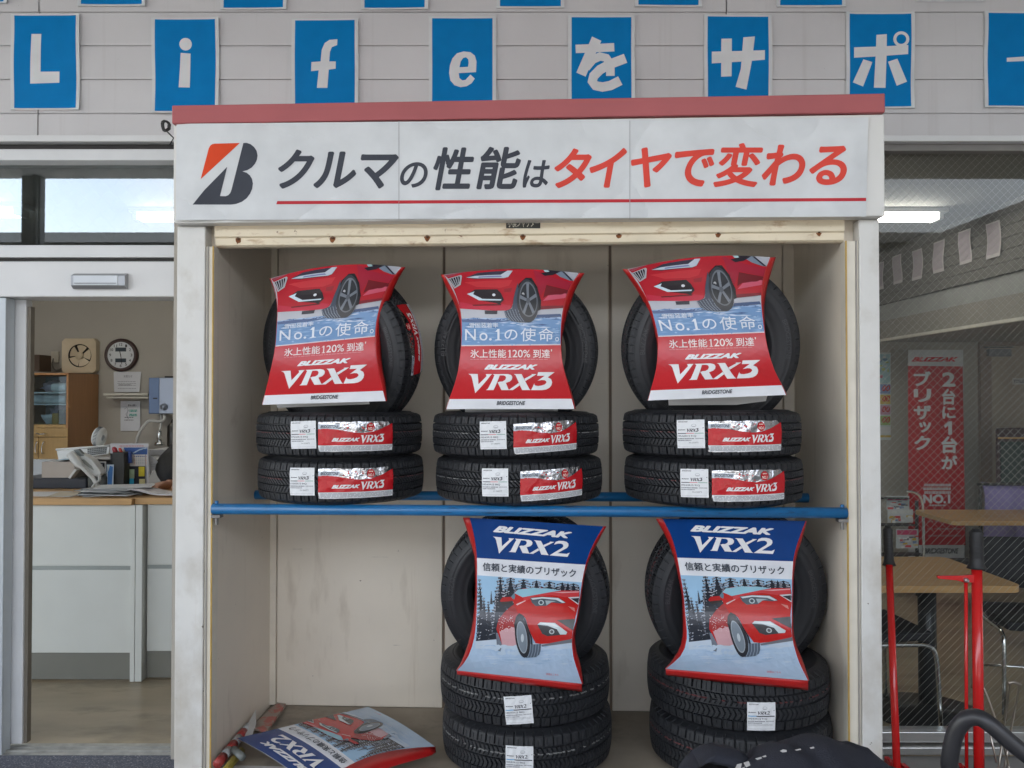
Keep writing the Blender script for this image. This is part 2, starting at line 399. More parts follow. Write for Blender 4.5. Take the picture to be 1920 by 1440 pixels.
# the lettering V R X 3 / V R X 2 (flared italic capitals), on a common frame
G_V = [[(-235, 432), (-45, 435), (-32, 640), (130, 478), (115, 437), (240, 437), (220, 452), (-96, 817), (-165, 500), (-185, 460)]]
G_R = [[(255, 437), (402, 437), (270, 757), (120, 757), (160, 728), (288, 462)],
       [(395, 437), (560, 437), (620, 455), (645, 495), (635, 545), (595, 585), (515, 612), (370, 608), (385, 588), (450, 585), (500, 555), (520, 510), (505, 475), (470, 462), (390, 462)],
       [(350, 598), (512, 605), (565, 735), (590, 757), (425, 757)]]
G_X = [[(675, 437), (830, 437), (985, 735), (1010, 757), (840, 757), (710, 460)], [(885, 530), (1040, 448), (1020, 437), (1130, 437), (1100, 455), (905, 575)], [(770, 615), (795, 660), (655, 757), (572, 757), (590, 742)]]
G_3 = [[(1160, 398), (1490, 398), (1350, 500), (1420, 540), (1440, 600), (1425, 660), (1385, 710), (1320, 745), (1240, 758), (1020, 758), (1085, 620), (1085, 650), (1110, 668), (1160, 675), (1230, 665), (1290, 645), (1325, 610), (1320, 580), (1290, 560), (1240, 555), (1150, 570), (1290, 470), (1140, 470)]]
G_2 = [[(1120, 500), (1160, 430), (1230, 400), (1330, 395), (1400, 410), (1440, 450), (1440, 500), (1410, 550), (1200, 690), (1400, 690), (1470, 655), (1420, 758), (1020, 758), (1300, 560), (1330, 520), (1320, 480), (1280, 462), (1210, 468)]]
def vrx(a, n, x0, y0, x1, y1, col, lay=3, tilt=0., mi=0):
    f = lambda p: (x0 + (p[0] + 235) / 1725 * (x1 - x0), y0 + (p[1] - 395) / 422 * (y1 - y0) + tilt * (p[0] + 235) / 1725 * (x1 - x0))
    for g in G_V + G_R + G_X + (G_3 if n == 3 else G_2): a.poly([f(p) for p in g], col, lay, mi)
def blizzak(a, x0, y0, x1, y1, col, lay=3, tilt=0., mi=0):
    a.text('BLIZZAK', x0, y0, x1, y1, col, lay, .058, .45, mi, tilt, 1)
def bstone(a, x0, y0, x1, y1, col, lay=3, tilt=0., mi=0):
    a.text('BRIDGESTONE', x0, y0, x1, y1, col, lay, .03, .28, mi, tilt)

# ------------------------------------------------------------------ setting: ground, shop shell
MB().box((-40, -60, -.3), (40, 3.62, 0)).build('ground', M('concrete_ground', (.26, .255, .245), .85, var=.25, scale=1.5, bump=.3, bscale=90, col2=(.12, .115, .11), thr=(.6, .75), scale2=1.2))['kind'] = 'structure'
MB().box((-7, 3.622, -.3), (7, 8.3, .002)).build('floor', M('vinyl_floor', (.40, .325, .22), .35, var=.22, scale=2.2, stretch=(1, 2.5, 1), col2=(.22, .18, .12), thr=(.52, .7), scale2=2))['kind'] = 'structure'
CEIL = 2.9
MB().box((-7, 3.72, CEIL), (7, 8.3, CEIL + .1)).build('ceiling', M('ceiling_board', (.24, .235, .22), .85, var=.06))['kind'] = 'structure'
b = MB(); b.box((-7, 8.06, .003), (7, 8.2, CEIL - .001)); b.build('back_wall', WALLIN)['kind'] = 'structure'
b = MB(); b.box((-6.2, 3.8, .003), (-6.1, 8.058, CEIL - .001)); b.build('side_wall', WALLIN)['kind'] = 'structure'
b = MB(); b.box((6.4, 3.8, .003), (6.5, 8.058, CEIL - .001)); b.build('side_wall', WALLIN)['kind'] = 'structure'
# carport over the forecourt behind and above the camera, post and far block: the transom mirrors them
b = MB(); b.box((-11, -2.2, 4.06), (11, 3.60, 4.2)); b.build('roof', M('carport_soffit', (.55, .55, .54), .8))['kind'] = 'structure'

b = MB(); b.box((6.5, -10, 0), (6.8, 3.55, 4.05)); wg = b.build('light_block_wall', M('block_wall_grey', (.33, .32, .31), .7, var=.08)); tag(wg, 'grey wall out of view on the right, added to block light from that side', 'building')  # wall added out of view: blocks light from the right, darkens the window reflection
settle(wg)
b = MB(); b.box((-30, -18, 0), (14, -14, 5.5)); b.prism([(-30.5, -13.8, 5.5), (-30.5, -13.8, 5.75), (-30.5, -16, 5.95), (-30.5, -18.2, 5.75), (-30.5, -18.2, 5.5)], (45, 0, 0), 1)
wh = b.build('warehouse', [M('far_wall', (.045, .05, .055), .8, var=.15), M('far_roof', (.03, .034, .04), .6)]); tag(wh, 'dark low building across the yard, mirrored in the transom glass', 'building'); settle(wh)
b = MB(); b.box((-5.54, -2.15, .0), (-5.33, -2.05, 4.055)); b.tube([(-5.36, -2.0, 0), (-5.36, -2.0, 4.05)], .03, 10)
cpx = b.build('carport_post', M('dark_post', (.07, .075, .075), .5)); tag(cpx, 'dark carport post with a drain pipe, mirrored in the transom', 'post'); settle(cpx)

# siding of the shop front
SID = M('grey_siding', (.585, .575, .585), .62, var=.07, scale=2.5, bump=.12, bscale=150, col2=(.40, .37, .37), thr=(.60, .80), scale2=4)
shop = thing('shop_front', 'pale grey horizontal plank siding wall above the shop windows', 'wall')
b = MB(); zs = 2.67
edges = [2.67] + [2.783 + .1478 * k for k in range(0, 10)]
for i in range(len(edges) - 1):
    z0, z1 = edges[i], edges[i + 1]
    xs = [-9, -2.09, 1.0, 9] if i % 5 in (0,) else [-9, -2.09, 9]
    cuts = [-9] + ([-2.062] if (z0 > 3.1 or z0 < 2.7 or True) else []) + [.935] + [9]
    for x0, x1 in zip(cuts[:-1], cuts[1:]):
        b.box((x0 + .003, 3.6, z0 + (.0045 if i else 0)), (x1 - .003, 3.66, z1 - .0045))
        b.box((x0 + .003, 3.604, z1 - .0025), (x1 - .003, 3.66, z1 + .0025))
b.box((-9, 3.611, 2.67), (9, 3.67, edges[-1]), 1)
b.build('siding', [SID, M('siding_joint', (.12, .115, .115), .8)], shop)
MB().box((-9, 3.67, 2.67), (9, 3.75, 4.05)).build('wall_core', WALLIN, shop)
MB().box((-1.45, 3.56, 0), (1.35, 3.74, 2.668)).build('pier', WALLIN, shop)
settle(shop)

def wires(mb, x0, z0, x1, z1, y, pitch, r, sgn):
    c = -(z1 - z0) if sgn > 0 else 0
    t = x0 - (z1 - z0)
    while t < x1 + (z1 - z0):
        # line x = t + (z - z0) (sgn>0) or x = t - (z - z0)
        za, zb = z0, z1; xa = t; xb = t + sgn * (zb - za)
        def clip(xa, za, xb, zb):
            pts = []
            for x_lim in (x0, x1):
                if (xa - x_lim) * (xb - x_lim) < 0:
                    k = (x_lim - xa) / (xb - xa); pts.append((k, x_lim))
            ka, kb = 0., 1.
            lo, hi = sorted((xa, xb))
            if hi <= x0 or lo >= x1: return None
            for k, xl in pts:
                ins_a = x0 <= xa <= x1
                if (xl == x0) == (xa < xb): ka = max(ka, k)
                else: kb = min(kb, k)
            return ka, kb
        kk = clip(xa, za, xb, zb)
        if kk and kk[1] - kk[0] > .001:
            p = [Vector((xa + (xb - xa) * k, y, za + (zb - za) * k)) for k in kk]
            mb.tube(p, r, 4, smooth=False, caps=False)
        t += pitch
WIRE = M('glass_wire', (.55, .56, .53), .45, .3)
# left: transom over the automatic door
tr = thing('transom_window', 'wired glass transom window in a white frame above the automatic door', 'window')
fz = lambda y, d=3.6: W(100, y, d).z
xl, xr = -3.4, -1.16
MB().box((xl, 3.57, fz(269)), (xr, 3.64, fz(257))).build('frame_head', WHITE, tr, .002)
MB().box((xl, 3.61, fz(281)), (xr, 3.70, fz(269) - .002)).build('shadow_gap', DARK, tr)
MB().box((xl, 3.58, fz(303)), (xr, 3.70, fz(281) - .002)).build('top_rail', ALU, tr, .003)
MB().box((xl, 3.58, fz(484)), (xr, 3.70, fz(461))).build('bottom_rail', ALU, tr, .003)
MB().box((xl, 3.655, fz(461) - .01), (xr, 3.661, fz(303) + .01)).build('pane', TRANSOM, tr)
b = MB(); wires(b, xl, fz(461), xr, fz(303), 3.663, .075, .0005, -1); wires(b, xl, fz(461), xr, fz(303), 3.664, .075, .0005, 1)
b.build('wire_mesh', M('dark_glass_wire', (.3, .33, .32), .5), tr, fixn=False)
settle(tr)
hd = thing('automatic_door', 'white automatic sliding door standing open, sensor box on its header', 'door')
MB().box((xl, 3.585, fz(557)), (xr, 3.75, fz(491))).build('header', WHITE, hd, .004)
MB().box((xl, 3.60, fz(490) - .001), (xr, 3.72, fz(484) - .001)).build('shadow_gap', DARK, hd)
a0, a1 = W(135, 541, 3.56), W(236, 512, 3.56)
b = MB(); dz = .012
b.prism([(a0.x, 3.584, a0.z), (a0.x, 3.584, a1.z), (a0.x, 3.575, a1.z), (a0.x, 3.55, a1.z - dz), (a0.x, 3.55, a0.z + dz), (a0.x, 3.568, a0.z)], (a1.x - a0.x, 0, 0))
b.box((a0.x + .012, 3.547, a0.z + .014), (a1.x - .03, 3.549, a1.z - .012), 1)
b.box((a0.x + .015, 3.5455, a0.z + .02), (a1.x - .035, 3.5465, a0.z + .0225), 2)
sens = b.build('sensor', [M('sensor_grey', (.33, .34, .36), .35, .5), M('sensor_face', (.50, .52, .54), .3, .3), DARK], hd, .002)
zt = fz(557) - .002
sxa, sxb = W(27, 900, 3.70).x, W(52, 900, 3.70).x
b = MB(); b.box((sxa, 3.675, .03), (sxb, 3.725, zt)); b.build('door_stile', ALU, hd, .003)
b = MB(); b.box((sxb + .0005, 3.685, .03), (sxb + .016, 3.715, zt - .03)); b.build('door_seal', M('grey_seal', (.16, .14, .11), .6), hd)
b = MB(); b.box((sxa - .9, 3.68, .03), (sxa - .0005, 3.72, .14)); b.box((sxa - .9, 3.68, zt - .1), (sxa - .0005, 3.72, zt)); b.build('door_rail', ALU, hd, .003)
b = MB(); b.box((sxa - .9, 3.697, .14), (sxa, 3.703, zt - .1)); b.build('door_pane', GLASS, hd)
xj = W(13, 900, 3.62).x
b = MB(); b.box((xj - .09, 3.60, .0), (xj, 3.665, zt)); b.build('door_jamb', M('blue_grey_aluminium', (.48, .52, .55), .35, .2), hd, .003)
b = MB(); b.box((xl, 3.60, .004), (xr, 3.72, .014)); b.box((xl, 3.63, .0145), (xr, 3.64, .02)); b.box((xl, 3.67, .0145), (xr, 3.68, .02)); b.build('threshold', M('worn_aluminium', (.42, .42, .40), .4, .7, var=.3, scale=20), hd)
settle(hd)
# right: fixed shop window
wn = thing('shop_window', 'large wired glass shop window in front of the tables', 'window')
xl2, xr2 = 1.22, 4.2
gz = lambda y, d=3.64: W(1750, y, d).z
MB().box((xl2, 3.575, gz(268, 3.6)), (xr2, 3.64, gz(257, 3.6))).build('frame_head', WHITE, wn, .002)
MB().box((xl2, 3.615, gz(286)), (xr2, 3.70, gz(269))).build('head_recess', M('recess_shade_grey', (.20, .19, .18), .6), wn, .002)  # grey puts the shadow of the frame recess into the colour
MB().box((xl2, 3.66, gz(1372) - .01), (xr2, 3.666, gz(286) + .01)).build('pane', GLASS, wn)
MB().box((xl2, 3.63, gz(1391)), (xr2, 3.70, gz(1371))).build('bottom_rail', M('brushed_aluminium', (.62, .62, .60), .3, .8, var=.2, scale=3, stretch=(1, 8, 8)), wn, .003)
MB().box((xl2, 3.655, gz(1402)), (xr2, 3.72, gz(1391) - .002)).build('rail_recess', M('recess_brown', (.12, .09, .07), .7), wn)  # dark brown strip filling the gap between rail and sill
MB().box((xl2, 3.60, gz(1416, 3.6)), (xr2, 3.70, gz(1402, 3.6))).build('sill', MATS['brushed_aluminium'], wn, .003)
MB().box((xl2, 3.63, .001), (xr2, 3.70, gz(1416, 3.6) - .003)).build('plinth', M('green_plinth', (.02, .05, .03), .6), wn)
b = MB(); wires(b, xl2, gz(1372), xr2, gz(286), 3.668, .0355, .00055, 1); b.build('wire_mesh', WIRE, wn, fixn=False)
b = MB(); wires(b, xl2, gz(1000), xr2, gz(286), 3.671, .0355, .0004, -1); b.build('wire_mesh', WIRE, wn, fixn=False)
settle(wn)
# soffit over the right of the room
sf = thing('soffit', 'long boxed soffit under the ceiling behind the shop window, papers taped on it', 'soffit')
X0 = 3.40
SOF = M('soffit_paint', (.30, .285, .26), .8, var=.05)
b = MB(); b.box((X0, 3.8, 2.085), (5.0, 8.055, 2.25)); b.build('lower_board', SOF, sf)
b = MB(); b.box((X0 + .02, 3.8, 2.251), (5.0, 8.054, 2.40)); b.build('pale_band', M('soffit_pale', (.36, .37, .37), .7), sf)
b = MB()
for k in range(6): b.box((X0 - .004, 3.8, 2.403 + k * .0825), (5.0, 8.053, 2.481 + k * .0825))
b.box((X0 + .004, 3.8, 2.401), (5, 8.052, 2.898), 1)
b.build('upper_boards', [M('soffit_grey', (.17, .165, .155), .8), DARK], sf)
b = MB(); b.box((X0 - .02, 3.8, 2.062), (X0 + .02, 8.056, 2.0845)); b.build('edge_trim', M('trim_cream', (.7, .68, .62), .6), sf)
settle(sf)
for i, px in enumerate((1660, 1694, 1732, 1772, 1822, 1876)):
    d = X0 * F / (px - 6 - 960); wd = .17
    a = Art(); a.rect(0, 0, 1, 1, (.60, .57, .58), 0); a.rect(.05, .04, .9, .9, (.47, .42, .47), 1)
    mp = lambda u, v, h, d=d, i=i: Vector((X0 - .012 - h - .012 * math.sin(v * 2.6 + i) ** 2, d - (u - .5) * wd, 2.79 - v * .25 + .01 * math.sin(i * 2.1)))
    o = a.build('taped_paper', mp, PPAPER, maxe=.15)
    tag(o, ['taped pale paper at the far end of the soffit row, hard by the white post', 'second taped paper from the white post on the soffit', 'third taped paper from the white post on the soffit', 'fourth taped paper from the white post, curling at its lower edge', 'fifth taped paper from the white post on the soffit', 'largest and nearest taped paper, at the outer end of the soffit row'][i], 'paper', 'papers taped along the soffit'); settle(o)

# fluorescent lamps
TUBE = emit_mat('lit_tube', (1, .96, .86), 3.4)
for i, (x0, y0, lb) in enumerate(((1.86, 5.95, 'lit twin tube ceiling lamp above the tables behind the shop window'), (-2.72, 5.95, 'lit twin tube ceiling lamp seen through the transom beside the cabinet'), (-4.62, 5.8, 'lit twin tube ceiling lamp at the far left behind the transom'))):
    lm = thing('fluorescent_lamp', lb, 'lamp', 'twin tube ceiling lamps')
    zc = CEIL - .001
    MB().box((x0, y0 - .075, zc - .035), (x0 + 1.24, y0 + .075, zc)).build('housing', WHITE, lm, .006)
    for s in (-1, 1):
        MB().tube([(x0 + .06, y0 + s * .05, zc - .066), (x0 + 1.16, y0 + s * .05, zc - .066)], .0145, 12).build('tube', TUBE, lm)
    for xx in (x0 + .03, x0 + 1.17): MB().box((xx, y0 - .075, zc - .085), (xx + .03, y0 + .073, zc - .0355)).build('lamp_holder', WHITE, lm)
    settle(lm)

# ------------------------------------------------------------------ letter signs on the siding
SBL = (.0, .185, .48)
def sign(px0, py0, px1, py1, label, draw=None, seed=0, tilt=0.):
    y = 3.592
    a = Art(); rnd = random.Random(seed)
    a.rect(px0, py0, px1, py1, (.62, .64, .65), 1)
    a.rect(px0 + 6.5, py0 + 3.5, px1 - 6.5, py1 - 3, SBL, 2)
    if draw: draw(a)
    ph = rnd.random() * 6
    def mp(px, py, h):
        p = W(px, py, y); u = (px - px0) / (px1 - px0) - .5; v = (py - py0) / (py1 - py0)
        p.y += -h - .0035 * (1 + math.sin(ph + v * 7 + u * 2)) * (.5 + abs(u)) - .010 * max(0, abs(u) - .38) * (1 + math.sin(ph * 3 + v * 5)) * 4 * abs(v - .5); p.z += tilt * u * .1; return p
    c0, c1 = W(px0, py1, 3.598), W(px1, py0, 3.598)
    box = MB().box((c0.x, 3.5935, c0.z), (c1.x, 3.5995, c1.z))
    o = a.build('letter_sign', mp, PVINYL, step=.0005, maxe=18, extra=[(box.v, box.f, (.55, .56, .56), 0)])
    tag(o, label, 'sign', 'blue letter signs on the siding'); return settle(o)
LW = (.66, .67, .68)
z1 = lambda L_: [(x / 3, y / 3) for x, y in L_]
z2 = lambda L_: [(520 + x / 2.1818, y / 2.1818) for x, y in L_]
z3 = lambda L_: [(1280 + x / 3, y / 3) for x, y in L_]
def dL(a): a.poly(z1([(180, 193), (235, 193), (231, 405), (337, 404), (335, 466), (172, 472)]), LW, 3)
def di(a): a.ell(1046 / 3, 251 / 3, 11.7, 11.7, LW, 3); a.poly(z1([(1018, 299), (1073, 303), (1069, 494), (1006, 492)]), LW, 3)
def df(a): a.poly(z2([(247, 163), (215, 165), (195, 178), (183, 205), (178, 253), (141, 256), (139, 293), (170, 289), (162, 360), (205, 360), (211, 286), (239, 282), (240, 253), (213, 253), (216, 215), (224, 195), (246, 187)]), LW, 3)
def de(a): a.poly(z2([(742, 300), (745, 320), (757, 330), (770, 328), (790, 306), (808, 323), (795, 342), (775, 354), (750, 358), (725, 350), (708, 330), (703, 300), (706, 268), (716, 240), (735, 219), (762, 211), (790, 214), (808, 228), (815, 252), (813, 296)]), LW, 3, holes=[z2([(745, 276), (750, 252), (760, 238), (772, 235), (781, 243), (783, 258), (780, 274)])])
def dwo(a):
    a.stroke(z2([(1220, 202), (1378, 194)]), 15.5, LW, 3); a.stroke(z2([(1306, 160), (1242, 306)]), 19, LW, 4)
    a.stroke(z2([(1262, 278), (1290, 245), (1320, 232), (1345, 238), (1362, 262), (1362, 312)]), 16, LW, 5)
    a.stroke(z2([(1424, 240), (1365, 262), (1320, 286), (1294, 312), (1288, 335), (1300, 352), (1330, 358), (1362, 352), (1402, 332)]), 18, LW, 6)
def dsa(a):
    for p in ([(163, 292), (460, 286), (459, 340), (162, 360)],): a.poly(z3(p), LW, 3)
    a.poly(z3([(217, 219), (276, 218), (273, 432), (214, 435)]), LW, 4); a.poly(z3([(340, 212), (405, 207), (388, 340), (357, 506), (296, 491), (325, 390)]), LW, 5)
def dpo(a):
    a.poly(z3([(1088, 198), (1146, 194), (1140, 495), (1074, 494)]), LW, 3); a.poly(z3([(961, 270), (1264, 258), (1264, 308), (960, 329)]), LW, 4)
    a.poly(z3([(1013, 337), (1064, 352), (1013, 488), (954, 466)]), LW, 3); a.poly(z3([(1152, 350), (1204, 333), (1261, 460), (1203, 483)]), LW, 3)
    a.ell(1280 + 1225 / 3, 224 / 3, 14.8, 14.8, LW, 5, hole=.62)
def dbar(a): a.poly(z3([(1822, 326), (1990, 314), (2050, 312), (2050, 342), (1990, 342), (1822, 348)]), LW, 3)
for i, (x0, y0, x1, y1, lb, dr) in enumerate([
    (21, 26, 150, 206, 'blue sign with a white capital L, white border', dL), (285, 34, 411, 212, 'blue sign with a white lower case i, white border', di),
    (547, 35, 672, 214, 'blue sign with a white lower case f, white border', df), (804, 32, 930, 211, 'blue sign with a white lower case e, white border', de),
    (1065, 30, 1190, 209, 'blue sign with the white kana wo, white border', dwo), (1320, 28, 1447, 207, 'blue sign with the white kana sa, white border', dsa),
    (1586, 23, 1714, 203, 'blue sign with the white kana po and its small ring', dpo), (1845, 22, 1978, 202, 'blue sign with a white long dash, cut by the right edge', dbar)]):
    sign(x0, y0, x1, y1, lb, dr, i)
for i, (x0, y1, x1, lb) in enumerate([(-112, 7, 15, 'lower edge of a blue upper row sign, above and left of the L sign'), (147, 12, 274, 'lower edge of a blue upper row sign, between the L and i signs'),
    (413, 18, 538, 'lower edge of a blue upper row sign, between the i and f signs'), (677, 18, 803, 'lower edge of a blue upper row sign, between the f and e signs'),
    (931, 15, 1058, 'lower edge of a blue upper row sign, between the e and wo signs'), (1190, 13, 1316, 'lower edge of a blue upper row sign, between the wo and sa signs'),
    (1456, 13, 1585, 'lower edge of a blue upper row sign, between the sa and po signs'), (1717, 3, 1845, 'lower edge of a blue upper row sign, between the po sign and the dash sign')]):
    sign(x0, y1 - 179, x1, y1, lb, None, 20 + i)

# ------------------------------------------------------------------ display cabinet
DEP = .63
cab = thing('display_cabinet', 'open white steel shutter cabinet with a red roof cap, full of tyres', 'cabinet', None, O, (0, 0, TH))
lx = lambda px, py=745, ly=0.: L(px, py, ly).x
lz = lambda py, ly=0., px=993: L(px, py, ly).z
FL = .25
xo0, xi0, xi1, xo1 = lx(330), lx(383), lx(1613), lx(1651)
zfb, zbb, zcap0, zcap1 = lz(412, -.04), lz(456), lz(222, -.05), lz(187, -.05)
for a0, a1 in ((xo0, xi0), (xi1, xo1)):
    MB().box((a0, 0, .0), (a1, .06, zfb - .002)).build('corner_post', POST, cab, .004)
for s, a0, a1 in ((1, xi0, lx(399)), (-1, lx(1587), xi1)):     # shutter guide rails with the aged yellow seal
    lo, hi = sorted((a0, a1)); wd = hi - lo
    o = MB().box((lo + .0005, .008, FL), (hi - .0005, .055, zbb)); g = o.build('guide_rail', M('guide_rail_cream', (.68, .63, .53), .4, var=.1, scale=12), cab, .002)
    xe = hi - .006 if s > 0 else lo + .001
    MB().box((xe, .003, FL), (xe + .005, .0075, zbb)).build('seal', YELLOW, g)
    xg = lo + .006 if s > 0 else hi - .011
    MB().box((xg, .004, FL), (xg + .005, .0078, zbb)).build('groove', M('groove_grey', (.30, .28, .25), .6), g)
for a0, a1, s in ((xo0 + .004, lx(399) - .006, 1), (lx(1587) + .006, xo1 - .004, -1)):
    MB().box((a0, .061, FL - .1), (a1, DEP + .05, zcap0)).build('side_wall', CREAM, cab, .003)
bx = [lx(p, 745, DEP) for p in (497, 521, 830, 834.5, 1142, 1147, 1468, 1490)]
b = MB()
for i in (1, 3, 5): b.box((bx[i], DEP, FL + .002), (bx[i + 1], DEP + .012, zcap0))
b.build('back_panel', CREAM, cab, .004)
b = MB()
for x0, x1 in ((bx[0] - .02, bx[1] - .001), (bx[6] + .001, bx[7] + .02)):
    MB().box((x0, DEP - .012, FL + .006), (x1, DEP + .01, zcap0)).build('back_corner_strip', M('cream_strip', (.72, .65, .54), .45, var=.12, scale=8), cab, .003)

b = MB(); b.box((lx(399) - .005, DEP + .013, FL), (lx(1587) + .005, DEP + .03, zcap0)); b.build('back_seam', M('seam_brown', (.26, .20, .15), .7), cab)
MB().box((lx(399) - .005, .062, FL - .08), (lx(1587) + .005, DEP + .03, FL)).build('floor_panel', M('worn_plywood_floor', (.33, .28, .215), .8, var=.3, scale=4, col2=(.14, .12, .10), thr=(.52, .72), scale2=3), cab)
MB().box((lx(399) - .005, .002, FL - .12), (lx(1587) + .005, .0605, FL)).build('floor_sill', POST, cab)
MB().box((xo0 + .01, .062, zcap0 - .03), (xo1 - .01, DEP + .05, zcap0 - .002)).build('top_panel', M('cabinet_ceiling', (.14, .11, .09), .6), cab)  # panel colour darkened to deepen the shade in the cabinet top
fx0, fx1 = lx(325, 300, -.04), lx(1659, 300, -.04)
MB().box((fx0, -.04, zfb), (fx1, DEP + .06, zcap0 - .001)).build('fascia', FASCIA, cab, .004) if False else None
b = MB(); b.box((fx0, -.04, zfb), (fx1, .02, zcap0 - .001)); b.box((fx0, .0205, zfb), (fx0 + .02, DEP + .05, zcap0 - .001)); b.box((fx1 - .02, .0205, zfb), (fx1, DEP + .05, zcap0 - .001))
b.build('fascia', FASCIA, cab, .004)
b = MB(); b.box((lx(322, 200, -.055), -.055, zcap0), (lx(1660, 200, -.055), DEP + .07, zcap1)); b.build('roof_cap', REDCAP, cab, .004)
beam = MB().prism([(lx(398), .012, zfb + .03), (lx(398), .012, zbb + .035), (lx(398), .02, zbb + .030), (lx(398), .02, zbb + .006), (lx(398), .03, zbb), (lx(398), .06, zbb), (lx(398), .06, zfb + .03)], (lx(1588) - lx(398), 0, 0)).build('shutter_beam', CREAM2, cab)
for px in (441, 620, 799, 980, 1162, 1350, 1541):
    x = lx(px); z = lz(441 + (px - 980) * -.004, .02)
    b = MB(); b.lathe([(.0002, -.006), (.004, -.0055), (.006, -.003), (.006, 0)], (x, .02, z), 10, 0, 'y')
    rr = random.Random(px); n = 14
    ring = [(x + math.cos(k / n * 6.283) * (.009 + .003 * rr.random()), .0194, z - .002 + math.sin(k / n * 6.283) * (.009 + .004 * rr.random()) * (1.3 if k > 7 else 1)) for k in range(n)]
    b.add(ring + [(x, .0193, z)], [(k, (k + 1) % n, n) for k in range(n)], 1)
    b.build('rusty_screw', [M('rusty_head', (.15, .08, .05), .6, .6), RUST], beam, fixn=False)
# shutter maker's small plate, its top cut off by the banner edge
pa = Art(); pa.rect(949, 408, 1013, 428, (.05, .05, .045), 1)
pa.text('小俣シャッター', 952, 409, 1010, 426, (.62, .58, .48), 2, .015)
pl = pa.build('maker_plate', lambda px, py, h: MCI @ PC(px, py, .0105 - h), PPAPER, beam)
# blue shelf pipes and their bolts
zp = lz(958, 0.0)
for ly in (0.0, .42):
    e0, e1 = lx(399) - .002, lx(1587) + .002
    b = MB(); b.tube([(e0 + .004, ly - .0, zp), (e1 - .004, ly, zp)], .0185, 18); p = b.build('shelf_pipe', BLUEP, cab)
    if ly == 0.0:
        for xx in (e0 + .018, e1 - .018):
            q = MB(); q.lathe([(.0002, .028), (.006, .028), (.007, .024), (.007, .0185)], (xx, ly, zp), 8); q.build('bolt', BLUEP, p)
            q = MB(); q.box((xx - .016, ly - .012, zp - .03), (xx + .016, ly + .02, zp - .0195)); q.lathe([(.006, -.055), (.006, -.0305)], (xx, ly, zp), 8); q.build('bracket', M('dull_bracket', (.22, .21, .20), .5, .7), p)

# banner sheet across the fascia: printed vinyl, in three joined lengths, slightly buckled
a = Art()
BN = [(331, 232), (1628, 220), (1624, 406), (330, 413)]
n = 40
def bpt(u, v):
    t = (BN[0][0] + (BN[1][0] - BN[0][0]) * u, BN[0][1] + (BN[1][1] - BN[0][1]) * u); q = (BN[3][0] + (BN[2][0] - BN[3][0]) * u, BN[3][1] + (BN[2][1] - BN[3][1]) * u)
    return (t[0] + (q[0] - t[0]) * v, t[1] + (q[1] - t[1]) * v)
a.poly([bpt(0, 0), bpt(1, 0), bpt(1, 1), bpt(0, 1)], (.63, .645, .655), 1)
zz = lambda P_: [(340 + x / 6.857, 220 + y / 6.857) for x, y in P_]
a.poly(zz([(430, 338), (752, 330), (248, 795), (352, 400), (372, 362), (398, 345)]), (.66, .065, .02), 2)
a.poly(zz([(797, 330), (840, 328), (890, 345), (935, 380), (968, 430), (980, 490), (970, 550), (945, 600), (905, 645), (850, 678), (785, 695), (840, 712), (880, 745), (908, 790), (920, 850), (910, 920), (885, 980), (840, 1040), (780, 1085), (710, 1112), (640, 1122), (145, 1122), (300, 930), (590, 635), (497, 1012), (570, 1014), (605, 1000), (630, 970), (645, 930)]), BBLK, 2)
BRED = (.68, .07, .05)
for ch, x0, y0, x1, y1, c, off in [('ク', 521, 280, 590, 354, BBLK, .022), ('ル', 587, 284, 668, 353, BBLK, .022), ('マ', 676, 289, 748, 354, BBLK, .022), ('の', 750, 304, 802, 352, BBLK, .016), ('性', 812, 276, 889, 357, BBLK, .02), ('能', 893, 275, 977, 355, BBLK, .02),
    ('は', 980, 300, 1031, 352, BBLK, .016), ('タ', 1039, 278, 1110, 353, BRED, .022), ('イ', 1105, 277, 1176, 352, BRED, .022), ('ヤ', 1183, 276, 1260, 352, BRED, .022), ('で', 1265, 279, 1340, 350, BRED, .022), ('変', 1337, 268, 1431, 351, BRED, .02), ('わ', 1428, 271, 1510, 348, BRED, .022), ('る', 1517, 273, 1588, 347, BRED, .022)]:
    a.text(ch, x0, y0, x1, y1, c, 2, off * 1.25, .2)
a.poly([(520, 377), (1624, 371), (1624, 377), (518, 383)], (.48, .035, .045), 2)
seams = (748, 1181)
for x in seams: a.rect(x - .6, 226, x + .6, 411, (.36, .36, .37), 2)
def bmap(px, py, h):
    x = (px - 330) / 1298; v = (py - 222) / 190
    g = 0
    for s0 in (0, .322, .655, 1.): g += math.exp(-((x - s0) / .02) ** 2)
    w_ = .020 * (1 - min(1, g)) * max(0, math.sin(v * math.pi)) * (.6 + .4 * math.sin(x * 19)) + .009 * math.sin(x * 31 + v * 4) * math.exp(-((v - .95) / .2) ** 2) + .008 * math.sin(x * 27) * math.exp(-((v - .05) / .2) ** 2)
    return PC(px, py, -.0445 - h - abs(w_))
rim = MB()
bk = [PC(*bpt(0, 0), -.0412), PC(*bpt(1, 0), -.0412), PC(*bpt(1, 1), -.0412), PC(*bpt(0, 1), -.0412)]
bn = a.build('banner', bmap, PVINYL, step=.0009, maxe=7, extra=[(bk, [(0, 1, 2, 3)], (.7, .7, .7), 0)])
tag(bn, 'white vinyl banner with black and red Japanese slogan across the cabinet top', 'banner'); settle(bn)
